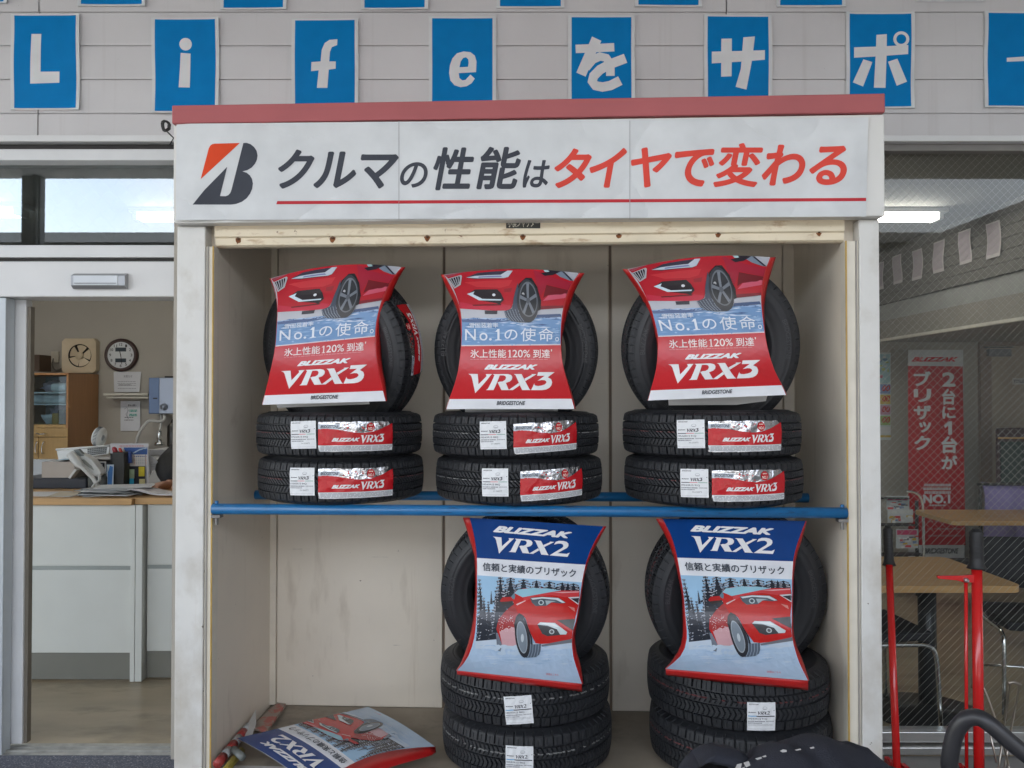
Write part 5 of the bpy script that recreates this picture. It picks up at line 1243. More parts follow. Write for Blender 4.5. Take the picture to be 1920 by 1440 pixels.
def dn2(a):
    a.text('節水お願い', 240, 758, 256, 762, (.06, .06, .07), 1, .015)
    for pts in ([(233, 767), (238, 764), (241, 770), (236, 776), (239, 784)], [(240, 768), (238, 778), (241, 786)]): a.stroke(pts, .9, (.25, .27, .3), 1)
    a.text('TEGUCHI', 242, 767, 256, 773, (.06, .33, .25), 1, .02) if False else None
    for k in range(2): lines(a, 242, 257, (768 + 8 * k, 770.5 + 8 * k), 2.0, (.08, .33, .27), 7 + k)
    lines(a, 233, 250, (782, 787), 1.3, (.12, .12, .14), 3)
note(226, 752, 263, 808, dW - .008, 'white laminated notice with green handwriting under the wall shelf', dn2)
b = MB(); a_, b_ = W(195, 747, 7.9), W(279, 737, 7.9); b.box((a_.x, 7.88, b_.z - .022), (b_.x, 8.05, b_.z)); b.box((a_.x + .02, 7.9, a_.z), (b_.x, 7.93, a_.z + .016)); b.box((a_.x + .02, 8.0, a_.z), (b_.x, 8.05, b_.z - .023))
o = b.build('wall_shelf', M('shelf_cream', (.55, .53, .46), .5), None, .003); tag(o, 'thin cream wall shelf between the two paper notices', 'shelf'); settle(o)
ht = thing('water_heater', 'blue grey gas water heater with a round dial on the back wall', 'water heater')
dH = 7.85
xa_, xm_, xb_ = (W(x, 740, dH).x for x in (277.5, 298, 333)); zt_, zb_ = W(300, 708, dH).z, W(300, 776, dH).z
MB().box((xa_, dH + .012, zb_), (xm_, dW, zt_)).build('side_panel', M('heater_blue', (.10, .15, .26), .3, .3), ht, .006)
MB().box((xm_ + .0005, dH, zb_), (xb_, dW - .01, zt_)).build('body', M('heater_silver', (.30, .34, .42), .3, .5, var=.05), ht, .006)
c = W(308, 763, dH); b = MB(); b.lathe([(.0001, dH - .035), (.028, dH - .033), (.032, dH - .004), (.034, dH)], (c.x, 0, c.z), 24, 0, 'y'); b.build('dial', MATS['heater_silver'], ht)
a_ = W(286, 747, dH); MB().box((a_.x, dH + .0105, a_.z - .006), (a_.x + .04, dH + .0125, a_.z + .006)).build('slot', DARK, ht)
a_ = W(308, 707, dH); MB().box((a_.x, dH + .01, zt_), (a_.x + .08, dH + .06, zt_ + .014)).build('flue', DARK, ht)
q = [W(308, 777, 7.9), W(308, 786, 7.88), W(298, 790, 7.87), W(280, 789, 7.86), W(268, 800, 7.86), W(258, 820, 7.86), W(254, 845, 7.86), W(253, 880, 7.86)]
MB().tube(smooth_path(q, 6), .014, 10).build('hose', M('white_hose', (.55, .55, .53), .4), ht)
q = [W(302, 777, 7.9), W(302, 795, 7.9), W(299, 808, 7.88)]; MB().tube(smooth_path(q, 5), .011, 8).build('pipe', STEEL, ht)
c = W(299, 818, 7.88); b = MB(); b.lathe([(.001, -.05), (.02, -.05), (.022, -.02), (.026, 0), (.022, .03), (.016, .05), (.001, .05)], c, 14); b.lathe([(.001, -.09), (.045, -.085), (.045, -.055), (.001, -.05)], c, 14); b.build('tap', CHROME, ht)
settle(ht)
# ---- things on the counter
def cbox(name, px0, py0, px1, py1, d, dep, mat, label, cat, bev=.003): return wbox(name, px0, py0, px1, py1, d, dep, mat, label, cat, bev)
cbox('black_case', 30, 896, 162, 917.5, 5.02, .24, M('black_vinyl', (.014, .017, .026), .45), 'low black case on the counter behind the loose sheets', 'case', .01)
tb = MB(); a_, b_ = W(78, 898, 5.03), W(140, 866, 5.03)
zb = W(80, 896, 5.03).z + .001
tb.box((a_.x, 5.03, zb), (b_.x, 5.22, zb + .006)); 
for (x0, y0, x1, y1) in ((a_.x, 5.03, b_.x, 5.036), (a_.x, 5.214, b_.x, 5.22), (a_.x, 5.0365, a_.x + .006, 5.2135), (b_.x - .006, 5.0365, b_.x, 5.2135)): tb.box((x0, y0, zb + .0065), (x1, y1, b_.z))
o = tb.build('tray', M('beige_plastic', (.36, .32, .28), .5)); tag(o, 'beige plastic tray of slips on top of the black case', 'tray'); settle(o)
zs_ = W(80, 866, 5.05).z
for k, (x0, x1, lb) in enumerate(((86, 112, 'pale slip sticking out of the beige tray, nearer the door'), (104, 136, 'blue slip lying in the beige tray, nearer the phone'))):
    q0, q1 = W(x0, 866, 5.06), W(x1, 866, 5.06); b = MB(); T = Matrix.Translation((q0.x, 5.06, zs_ + .002 + .006 * k)) @ Matrix.Rotation(R(-8 * k + 4), 4, 'Y'); b.box((0, 0, 0), (q1.x - q0.x, .14, .002), 0, T); o = b.build('paper_slip', M('slip%s' % 'ab'[k] if False else ('pale_slip', 'blue_slip')[k], ((.55, .53, .52), (.30, .45, .52))[k], .7)); tag(o, lb, 'paper'); settle(o)
wbox('grey_box', 40, 862, 96, 896, 5.25, .06, M('pale_grey_plastic', (.42, .45, .47), .5), 'pale grey plastic box behind the beige tray', 'box')
# white basket on a black rack
rk = cbox('desk_rack', 110, 866, 240, 916, 5.28, .22, M('black_board', (.030, .031, .034), .6), 'tall black desk rack behind the telephone', 'rack', .004)
bs = MB(); dBk = 5.14
P0, P1, P2, P3 = W(106, 843, dBk), W(206, 836, dBk), W(203, 851, dBk), W(110, 864, dBk)
bs.prism([P0, P1, P2, P3], (0, .012, 0)); bs.prism([P0 + Vector((0, .30, 0)), P1 + Vector((0, .30, 0)), P2 + Vector((0, .30, 0)), P3 + Vector((0, .30, 0))], (0, .012, 0))
bs.prism([P0 + Vector((0, .0125, 0)), P0 + Vector((0, .2995, 0)), P3 + Vector((0, .2995, 0)), P3 + Vector((0, .0125, 0))], (.008, 0, 0)); bs.prism([P1 + Vector((0, .0125, 0)), P1 + Vector((0, .2995, 0)), P2 + Vector((0, .2995, 0)), P2 + Vector((0, .0125, 0))], (-.008, 0, 0))
bs.prism([P3 + Vector((.002, .0125, .004)), P2 + Vector((-.002, .0125, .004)), P2 + Vector((-.002, .2995, .004)), P3 + Vector((.002, .2995, .004))], (0, 0, .004))
bs.tube([P0 + Vector((0, -.004, 0)), P1 + Vector((0, -.004, 0))], .007, 8)
for i in range(9):
    for j in range(4):
        u = .60 + i * .042; v = .22 + j * .2; q = P0.lerp(P1, u).lerp(P3.lerp(P2, u), v); bs.box((q.x - .006, q.y - .0015, q.z - .0045), (q.x + .006, q.y - .0005, q.z + .0045), 1)
o = bs.build('basket', [PLW, M('hole_dark', (.12, .13, .13), .7)], None, 0); tag(o, 'white perforated plastic basket set on the black rack', 'basket'); settle(o)
tf = thing('desk_fan', 'small white table fan seen edge on behind the basket', 'fan')
dd_ = 5.30; q0, q1 = W(172, 804, dd_), W(186, 836, dd_); 
T = Matrix.Translation((q0 + q1) / 2 + Vector((0, .05, 0))) @ Matrix.Rotation(R(12), 4, 'Y')
hh = .062; b = MB(); vs = []
b.lathe([(.02, -.024), (.055, -.024), (.064, -.012), (.064, .012), (.055, .024), (.02, .024)], (0, 0, 0), 28, 0, 'x'); b.build('guard_ring', PLW, tf, T=T)
b = MB()
for k in range(22): b.box((-.010, -.0655 * math.cos(R(k * 8 - 84)) - .0016, .0655 * math.sin(R(k * 8 - 84)) - .0018), (.011, -.0655 * math.cos(R(k * 8 - 84)) + .002, .0655 * math.sin(R(k * 8 - 84)) + .0018))
b.build('louvre', M('louvre_dark', (.06, .065, .07), .5), tf, T=T)
q = W(183, 838, dd_ + .05); b = MB(); b.lathe([(.001, 0), (.05, 0), (.05, .008), (.03, .018), (.012, .03), (.010, .05), (.001, .05)], (q.x, dd_ + .05, q.z - .012), 20); b.build('base', PLW, tf); settle(tf)
# telephone
ph = thing('telephone', 'white desk telephone tilted on its stand with a coiled cord', 'telephone')
dP = 4.93
out = [(131, 852), (139, 846), (158, 853), (172, 862), (184, 878), (190, 889), (180, 894), (170, 890), (150, 876), (134, 866)]
b = MB(); b.prism([W(x, y, dP) for x, y in out], (0, .07, 0)); b.build('body', M('phone_white', (.56, .56, .54), .4), ph, .006)
b = MB(); b.prism([W(x, y, dP - .002) for x, y in ((149, 863), (157, 861), (172, 874), (176, 882), (166, 876))], (0, .0015, 0)); b.build('display', M('phone_grey', (.26, .27, .25), .4), ph)
q = [W(132, 851, dP - .02), W(146, 868, dP - .035), W(164, 886, dP - .035), W(174, 896, dP - .02), W(181, 908, dP - .02), W(186, 915, dP - .01)]
MB().tube(smooth_path(q, 5), [.012 + .012 * (abs(i / 25 - .1) < .16) for i in range(26)], 10).build('handset', MATS['phone_white'], ph)
b = MB(); b.prism([W(x, y, dP + .02) for x, y in ((140, 879), (144, 881), (131, 898), (127, 896))], (0, .05, 0)); b.build('stand', MATS['phone_white'], ph, .003)
q = []
base_ = smooth_path([W(186, 890, dP - .01), W(186, 900, dP - .03), W(177, 908, dP - .03), W(172, 915, dP - .03)], 14)
for i, p in enumerate(base_): q.append(p + Vector((math.cos(i * 2.1) * .008, math.sin(i * 2.1) * .008, math.sin(i * 2.1) * .004)))
MB().tube(q, .0036, 6).build('cord', MATS['phone_white'], ph)
b = MB(); b.prism([W(x, y, dP - .001) for x, y in ((137, 844), (146, 842), (158, 855), (150, 856))], (0, .03, 0)); b.build('screen', M('phone_screen', (.16, .18, .18), .3), ph, .002)
settle(ph)
cbox('dark_bag', 162, 890, 200, 917, 4.98, .12, M('grey_bundle', (.07, .075, .07), .7, var=.5, scale=25), 'crumpled dark grey bundle under the telephone', 'bundle', .02)
def dleaf(a): a.poly([(202, 872), (212, 875), (209, 917), (202, 917)], (.05, .17, .42), 1); a.poly([(202, 872), (206, 873), (203, 885)], (.5, .55, .5), 2); a.rect(201, 908, 208, 917, (.4, .45, .5), 2)
note(200, 871, 213.5, 918, 5.0, 'blue and white leaflet standing beside the telephone', dleaf, 1, (.45, .52, .58), 'leaflet', 'leaflet')
def dpic(a): a.rect(185, 868, 196, 890, (.02, .022, .03), 1); a.rect(187, 870, 192, 882, (.45, .48, .5), 2); a.rect(190, 876, 195, 888, (.5, .5, .5), 3)
note(178, 865, 199, 905, 5.06, 'black and white card standing behind the telephone', dpic, 0, (.50, .50, .50), 'display_card', 'card')
def dcal(a):
    a.rect(209, 834, 276, 839, (.50, .48, .49), 1); lines(a, 222, 270, (835.5,), 1.5, (.45, .15, .16), 2, 2)
    a.rect(232, 839, 276, 852, (.035, .09, .28), 1); a.stroke([(249, 850), (262, 843), (275, 840)], 2.2, (.35, .45, .55), 2); a.ell(270, 845, 4, 3.4, (.04, .09, .2), 3, 12, hole=.6); a.ell(262, 848, 3.4, 3, (.04, .09, .2), 3, 12, hole=.6)
    a.rect(249, 853, 276, 873, (.58, .54, .5), 1)
    for k in range(7):
        a.ell(252.5 + k * 3.5, 856, 1.3, 1.3, (.35, .2, .22) if k in (0, 6) else (.12, .16, .3), 2, 8)
        for j in range(4): a.rect(251.5 + k * 3.5, 860 + 3 * j, 253.6 + k * 3.5, 861.4 + 3 * j, (.5, .25, .15) if k in (0, 6) else (.3, .33, .36), 2)
    a.rect(233, 874, 272, 915, (.025, .027, .035), 1); a.rect(207, 850, 233, 915, (.02, .021, .024), 1)
    a.rect(272, 852, 274, 915, (.3, .3, .33), 2)
note(207, 831.5, 278, 916, 5.10, 'desk calendar board with a blue picture, standing on the counter', dcal, 0, (.48, .48, .50), 'calendar', 'calendar')
bk_ = wbox('file_holder', 210, 848, 233, 916, 5.01, .075, M('black_mesh', (.03, .03, .028), .6), 'dark file holder between the leaflet and the calendar', 'holder')
for i, (px, py, px1, py1, col, lb) in enumerate(((236, 880, 252, 897, (.33, .42, .27), 'pale green sticky note on the black calendar stand'), (235, 897, 251, 912, (.03, .36, .55), 'bright blue sticky note under the pale green one'), (260, 875, 271, 893, (.52, .42, .02), 'deep yellow sticky note on the black calendar stand'), (261, 898, 272, 909, (.50, .45, .22), 'cream yellow sticky note below the deep yellow one'))):
    note(px, py, px1, py1, 5.085, lb, lambda a: None, 0, col, 'sticky_note', 'sticky note')
def pen(q0, q1, r, mat, name, lb, cat):
    o = MB().tube([q0, q0.lerp(q1, .8), q1], [r, r, r * .55], 10).build(name, mat); tag(o, lb, cat); return settle(o)
pen(W(219, 853, 5.03), W(213, 838, 5.03), .014, M('dark_red_plastic', (.30, .02, .03), .35), 'stapler', 'dark red stapler end sticking out of the file holder', 'stapler')
pen(W(229, 851, 5.03), W(224, 840, 5.03), .009, M('orange_red_plastic', (.50, .05, .02), .35), 'marker', 'orange red marker leaning out of the file holder', 'marker')
pen(W(234, 858, 5.08), W(232, 843, 5.08), .007, M('cream_plastic', (.5, .47, .36), .4), 'pen', 'cream pen clipped beside the blue tag', 'pen')
pen(W(244, 868, 5.07), W(242, 847, 5.07), .014, M('tag_blue', (.035, .08, .30), .4), 'blue_tag', 'blue tag hanging before the calendar picture', 'tag')
def dsheet(a): lines(a, 284, 294, (872, 876, 880), .8, (.35, .35, .38))
a = Art(); a.poly([(279, 850), (300, 869), (280, 893)], (.50, .52, .55), 0); lines(a, 282, 290, (866, 870, 874), .8, (.33, .33, .36))
o = a.build('paper_sheet', lambda x, y, h: W(x, y, 5.2 - h), PPAPER, extra=[([W(279, 850, 5.203), W(300, 869, 5.203), W(280, 893, 5.203)], [(0, 1, 2)], (.4, .4, .4), 0)]); tag(o, 'white sheet standing on its corner between the calendar and the person', 'paper'); settle(o)
wbox('paper_tray', 279, 843, 318, 855, 5.7, .3, M('grey_tray', (.40, .39, .38), .5), 'pale grey tray on the side board behind the calendar', 'tray', .006)
# loose papers: a fanned pile of forms
rnd = random.Random(11)
for k in range(13):
    cx_ = W(214 + rnd.uniform(-12, 12), 920, 4.72).x; T = Matrix.Translation((cx_, 4.72 + rnd.uniform(-.05, .06), CT + .001 + k * .0032)) @ Matrix.Rotation(R(rnd.uniform(-24, 24)), 4, 'Z')
    b = MB(); b.box((-.15, -.10, 0), (.15, .10, .003), 0, T); o = b.build('form_pad', M(('pad_white', 'pad_dark', 'pad_grey')[k % 3], ((.52, .53, .54), (.05, .055, .06), (.30, .31, .32))[k % 3], .7))
    tag(o, 'thin form in the fanned pile of grey and white forms on the counter', 'form', 'fanned pile of forms on the counter'); settle(o)
for i, (px, dpt, rz, lb) in enumerate(((75, 4.75, 5, 'white sheet on the counter beside the door stile'), (110, 4.70, -8, 'white sheet under the edge of the form pile, before the black case'), (150, 4.72, 12, 'cream sheet between the white sheets and the form pile'))):
    x_ = W(px, 920, dpt).x; T = Matrix.Translation((x_, dpt, CT + .0012 + .0014 * i)) @ Matrix.Rotation(R(rz), 4, 'Z'); b = MB(); b.box((-.14, -.1, 0), (.14, .1, .001), 0, T); o = b.build('paper_sheet', M(('sheet_white', 'sheet_cream')[i // 2], ((.60, .60, .60), (.5, .44, .34))[i // 2], .8)); tag(o, lb, 'paper'); settle(o)
b = MB(); vs = []; c0 = W(296, 925, 4.74)
for i in range(13):
    u = i / 12; 
    for j in range(5): vs.append((c0.x - .12 + .30 * u, 4.62 + .055 * j - .03 * u, CT + .003 + .035 * (1 - u) ** 1.5 * (1 - .1 * j) + .004 * math.sin(u * 9)))
b.add(vs, [(i * 5 + j, i * 5 + j + 5, i * 5 + j + 6, i * 5 + j + 1) for i in range(12) for j in range(4)], 0, True); o = b.build('open_booklet', M('booklet_white', (.58, .56, .58), .7)); sdm = o.modifiers.new('thick', 'SOLIDIFY'); sdm.thickness = .004; sdm.offset = 1
tag(o, 'open white booklet under the hand at the edge of the counter', 'booklet'); settle(o)
# ---- the person seated behind the counter: only sleeve and hand show past the post
def skin_mesh(name, nodes, links, mat, parent=None, sub=2):
    me = bpy.data.meshes.new(name); me.from_pydata([n[0] for n in nodes], links, []); o = bpy.data.objects.new(name, me); COL.objects.link(o)
    sk = o.modifiers.new('skin', 'SKIN'); sk.use_smooth_shade = True; sk.branch_smoothing = .3
    for i, n in enumerate(nodes):
        v = me.skin_vertices[0].data[i]; r_ = n[1]; v.radius = (r_, r_) if not isinstance(r_, tuple) else r_; v.use_root = (i == 0)
    ss = o.modifiers.new('sub', 'SUBSURF'); ss.levels = sub; ss.render_levels = sub
    dg = bpy.context.evaluated_depsgraph_get(); m2 = bpy.data.meshes.new_from_object(o.evaluated_get(dg)); o.modifiers.clear(); o.data = m2; m2.materials.clear(); m2.materials.append(mat)
    for p in m2.polygons: p.use_smooth = True
    if parent: o.parent = parent
    return o
SKIN = M('skin', (.42, .21, .13), .5, var=.08, scale=30); SHIRT = M('black_shirt', (.012, .012, .014), .8, var=.2)
HX = -1.97; BY = 5.62
wr = W(312, 910, 5.0); hd_ = W(300, 909, 4.93); kn = W(289, 913, 4.86)
nodes = [((HX, BY, .62), .15), ((HX, BY - .02, .85), .135), ((HX, BY - .06, 1.10), .15), ((HX, BY - .08, 1.28), .11), ((HX, BY - .10, 1.36), .055), ((HX, BY - .13, 1.46), .085), ((HX, BY - .15, 1.56), .09), ((HX, BY - .14, 1.64), .06),
         ((HX - .17, BY - .08, 1.26), .06), ((HX - .25, BY - .20, 1.10), .048), (tuple(Vector((-2.15, 5.24, 1.075))), .042), (tuple(wr + Vector((0, .05, 0))), .030), (tuple(wr), .028), (tuple(hd_), (.036, .02)), (tuple(kn), (.030, .014)),
         ((HX + .17, BY - .08, 1.26), .06), ((HX + .27, BY - .12, 1.02), .048), ((HX + .12, BY - .5, 1.06), .035), ((HX + .06, BY - .62, 1.05), .03), ((HX + .03, BY - .69, 1.045), .026),
         ((HX - .1, BY - .05, .56), .09), ((HX - .12, BY - .45, .55), .07), ((HX - .12, BY - .42, .12), .05), ((HX - .12, BY - .55, .05), .04), ((HX + .1, BY - .05, .56), .09), ((HX + .12, BY - .45, .55), .07), ((HX + .12, BY - .42, .12), .05), ((HX + .12, BY - .55, .05), .04)]
lk_ = [(0, 1), (1, 2), (2, 3), (3, 4), (4, 5), (5, 6), (6, 7), (3, 8), (8, 9), (9, 10), (10, 11), (11, 12), (12, 13), (13, 14), (3, 15), (15, 16), (16, 17), (17, 18), (18, 19), (0, 20), (20, 21), (21, 22), (22, 23), (0, 24), (24, 25), (25, 26), (26, 27)]
kdir = (kn - hd_).normalized(); side = Vector((kdir.y, -kdir.x, 0)).normalized()
def finger(at, root, offs, r0):
    prev = at
    for k, o_ in enumerate(offs):
        nodes.append((tuple(root + o_), r0 * (1 - .14 * k))); lk_.append((prev, len(nodes) - 1)); prev = len(nodes) - 1
for k, (sd_k, ln_) in enumerate(((-.026, .062), (-.009, .075), (.009, .07), (.025, .055))):
    b0 = side * sd_k; finger(14, kn, [b0 + kdir * .018 + Vector((0, 0, -.004)), b0 * 1.15 + kdir * (.018 + ln_ * .5) + Vector((0, 0, -.012)), b0 * 1.2 + kdir * (.018 + ln_) + Vector((0, 0, -.034))], .0088)
finger(13, hd_, [side * .032 + kdir * .01 + Vector((0, 0, -.012)), side * .046 + kdir * .035 + Vector((0, 0, -.03)), side * .048 + kdir * .055 + Vector((0, 0, -.05))], .0105)
lh = Vector((HX + .03, BY - .69, 1.045)); ld = Vector((-.3, -1, -.1)).normalized(); ls = Vector((1, -.3, 0)).normalized()
for sd_k, ln_ in ((-.026, .055), (-.009, .07), (.009, .075), (.025, .062)): finger(19, lh, [ls * sd_k + ld * .02, ls * sd_k * 1.1 + ld * (.02 + ln_ * .5) + Vector((0, 0, -.006)), ls * sd_k * 1.15 + ld * (.02 + ln_) + Vector((0, 0, -.02))], .0085)
pr = thing('person', 'person in a black shirt seated behind the counter, one hand on the booklet', 'person')
skin_mesh('body', nodes, lk_, SKIN, pr)
sn = [((HX, BY, .60), .165), ((HX, BY - .02, .85), .155), ((HX, BY - .06, 1.10), .17), ((HX, BY - .08, 1.27), .13), ((HX, BY - .10, 1.345), .07), ((HX - .17, BY - .08, 1.25), .095), ((HX - .22, BY - .20, 1.15), .09), ((-2.165, 5.24, 1.11), .09), (tuple(wr + Vector((.018, .06, .012))), .058), ((HX + .17, BY - .08, 1.25), .08), ((HX + .27, BY - .12, 1.02), .07), ((HX + .14, BY - .45, 1.06), .05)]
skin_mesh('shirt', sn, [(0, 1), (1, 2), (2, 3), (3, 4), (3, 5), (5, 6), (6, 7), (7, 8), (3, 9), (9, 10), (10, 11)], SHIRT, pr)
skin_mesh('hair', [((HX, BY - .08, 1.54), .075), ((HX, BY - .10, 1.62), .092), ((HX, BY - .15, 1.68), .07)], [(0, 1), (1, 2)], M('black_hair', (.01, .009, .008), .6), pr)
skin_mesh('trousers', [((HX, BY, .60), .15), ((HX - .1, BY - .06, .57), .10), ((HX - .12, BY - .45, .56), .082), ((HX - .12, BY - .42, .14), .06), ((HX + .1, BY - .06, .57), .10), ((HX + .12, BY - .45, .56), .082), ((HX + .12, BY - .42, .14), .06)], [(0, 1), (1, 2), (2, 3), (0, 4), (4, 5), (5, 6)], M('dark_trousers', (.02, .022, .03), .8), pr)
b = MB()
for s_k in (-1, 1):
    e = Vector((HX + s_k * .032, BY - .232, 1.545)); b.lathe([(.0005, -.012), (.008, -.009), (.011, 0), (.008, .009), (.0005, .012)], e, 10)
b.build('eye', M('eye_white', (.3, .26, .24), .3), pr)
b = MB(); b.prism([(HX - .014, BY - .235, 1.50), (HX + .014, BY - .235, 1.50), (HX + .006, BY - .235, 1.545), (HX - .006, BY - .235, 1.545)], (0, -.018, 0)); b.build('nose', SKIN, pr, .006)
b = MB(); b.box((HX - .024, BY - .222, 1.462), (HX + .024, BY - .210, 1.472)); b.build('mouth', M('lips', (.30, .10, .08), .5), pr, .003)
settle(pr)
# the stool under the person keeps the seat honest
b = MB(); b.lathe([(.001, .40), (.19, .40), (.20, .42), (.19, .46), (.001, .47)], (HX, BY, 0), 24); b.lathe([(.03, .03), (.03, .40)], (HX, BY, 0), 12); b.lathe([(.001, .004), (.22, .004), (.22, .03), (.03, .05)], (HX, BY, 0), 20); o = b.build('stool', BLK); tag(o, 'round black stool under the person behind the counter', 'stool'); settle(o)
# dark dispenser bottle on the side board at the post
b = MB(); q = W(326, 812, 7.2); b.lathe([(.001, -.12), (.05, -.12), (.055, -.10), (.055, .06), (.03, .09), (.02, .12), (.001, .12)], q, 18); o = b.build('bottle', M('black_bottle', (.02, .018, .016), .3)); tag(o, 'black bottle beside the tap, half hidden by the white post', 'bottle'); settle(o)
b = MB(); b.box((-3.6, 6.9, .003), (-2.2, 7.9, W(300, 856, 6.9).z)); o = b.build('side_board', M('sink_unit_grey', (.30, .29, .27), .4, .3)); tag(o, 'low grey sink unit below the water heater', 'sink unit'); settle(o)
# door mat
b = MB(); q0, q1 = WZ(0, 1404, 0), WZ(330, 1404, 0); b.box((-4.2, 2.6, .002), (-1.25, q0.y - .03, .012))
o = b.build('door_mat', M('blue_grey_mat', (.105, .115, .15), .95, var=.5, scale=160, bump=1., bscale=260, col2=(.30, .31, .34), thr=(.55, .62), scale2=130)); tag(o, 'speckled blue grey doormat before the automatic door', 'mat'); settle(o)

# ------------------------------------------------------------------ right room
def table(x0, x1, y0, y1, label, rx):
    t = thing('table', label, 'table', 'wooden tables in the waiting room')
    zt_ = .705; r_ = .05; pts = []
    for cx_, cy_, a0 in ((x1 - r_, y1 - r_, 0), (x0 + r_, y1 - r_, 90), (x0 + r_, y0 + r_, 180), (x1 - r_, y0 + r_, 270)):
        for k in range(6): pts.append((cx_ + r_ * math.cos(R(a0 + 18 * k)), cy_ + r_ * math.sin(R(a0 + 18 * k)), zt_ - .032))
    MB().prism(pts, (0, 0, .032)).build('table_top', WOOD, t, .006)
    xc = rx; yc = (y0 + y1) / 2
    MB().tube([(xc, yc, .04), (xc, yc, zt_ - .05)], .042, 20).build('leg', M('black_metal', (.022, .023, .026), .35, .3), t)
    b = MB(); b.box((xc - .2, yc - .16, zt_ - .05), (xc + .2, yc + .16, zt_ - .0325)); b.build('bracket', MATS['black_metal'], t)
    b = MB(); b.lathe([(.001, .004), (.27, .004), (.27, .016), (.05, .04), (.042, .06), (.001, .06)], (xc, yc, 0), 32); b.build('base', MATS['black_metal'], t)
    settle(t); return t
table(.95, 2.295, 3.745, 4.43, 'wooden table right behind the shop window', 2.03)
table(3.02, 4.35, 5.70, 6.28, 'wooden table farther back, before the red standing banner', 3.75)
def chair(x, y, rz, label):
    t = thing('chair', label, 'chair', 'black chairs with chrome frames', (x, y, .002), (0, 0, rz))
    b = MB(); b.prism([(-.21, -.21, .43), (.21, -.21, .43), (.23, .0, .43), (.20, .21, .43), (-.20, .21, .43), (-.23, 0, .43)], (0, 0, .045)); b.build('seat', M('black_seat_fabric', (.016, .016, .02), .8, var=.3, scale=60), t, .015)
    b = MB(); vs = []
    for i in range(9):
        u = i / 8 * 2 - 1
        for j in range(5): vs.append((u * .21, .23 + .03 * (j / 4) - .035 * u * u, .55 + .065 * j))
    b.add(vs, [(i * 5 + j, i * 5 + j + 5, i * 5 + j + 6, i * 5 + j + 1) for i in range(8) for j in range(4)], 0, True); o = b.build('backrest', MATS['black_seat_fabric'], t); m_ = o.modifiers.new('thick', 'SOLIDIFY'); m_.thickness = .022
    for s_k in (-1, 1):
        q = [(s_k * .19, .24, .80), (s_k * .20, .22, .62), (s_k * .215, .20, .44), (s_k * .225, .21, .2), (s_k * .235, .22, .012)]; MB().tube(smooth_path(q, 4), .0105, 10).build('leg', CHROME, t)
        q = [(s_k * .225, .16, .422), (s_k * .225, -.10, .422), (s_k * .225, -.185, .41), (s_k * .228, -.215, .36), (s_k * .232, -.225, .2), (s_k * .235, -.23, .012)]; MB().tube(smooth_path(q, 4), .0105, 10).build('leg', CHROME, t)
    MB().tube([(-.224, .21, .14), (.224, .21, .14)], .008, 8).build('stretcher', CHROME, t)
    MB().tube([(-.232, -.05, .418), (.232, -.05, .418)], .008, 8).build('stretcher', CHROME, t)
    return t
c0_ = chair(2.62, 4.16, R(-12), 'black chair with chrome legs at the right end of the front table')
def copy_tree(o, parent=None):
    c = o.copy(); COL.objects.link(c); c.parent = parent
    for ch in list(o.children): copy_tree(ch, c)
    return c
for x, y, rz, lb in ((1.70, 4.02, R(95), 'black chair with chrome legs beside the left red handle'), (1.95, 5.1, R(172), 'black chair with chrome legs between the two wooden tables'), (3.3, 5.25, R(185), 'black chair with chrome legs before the farther wooden table')):
    c = copy_tree(c0_); c.location = (x, y, .002); c.rotation_euler = (0, 0, rz); c['label'] = lb
# lavender cloth over a chair back
b = MB(); vs = []; A_, B_ = W(1846, 905, 6.4), W(1990, 905, 6.4)
for i in range(25):
    u = i / 24
    for j in range(17):
        v = j / 16; x = A_.x + (B_.x - A_.x) * u; z = A_.z - .72 * v - .05 * u * (1 - v)
        vs.append((x + .006 * math.sin(v * 5 + u * 3), 6.4 + .03 * math.sin(u * 15 + v * 2.2) * (.25 + v) + .012 * math.sin(u * 31 + 1) * v + (.05 * (1 - min(1, v * 6)) ** 2), z))
b.add(vs, [(i * 17 + j, i * 17 + j + 1, i * 17 + j + 18, i * 17 + j + 17) for i in range(24) for j in range(16)], 0, True)
o = b.build('lavender_cloth', M('lavender_fabric', (.26, .22, .44), .85, var=.12, scale=10)); m_ = o.modifiers.new('thick', 'SOLIDIFY'); m_.thickness = .004
tag(o, 'lavender cloth hanging in folds beside the toilet door', 'cloth'); settle(o)
cr_ = thing('coat_rail', 'thin dark rail carrying the lavender cloth', 'rail')
MB().tube([(A_.x - .04, 6.425, A_.z - .012), (B_.x + .3, 6.425, A_.z - .02)], .012, 10).build('rail', BLK, cr_)
for xx in (A_.x - .02, B_.x + .28): MB().tube([(xx, 6.425, .004), (xx, 6.425, A_.z - .03)], .012, 10).build('leg', BLK, cr_)
settle(cr_)
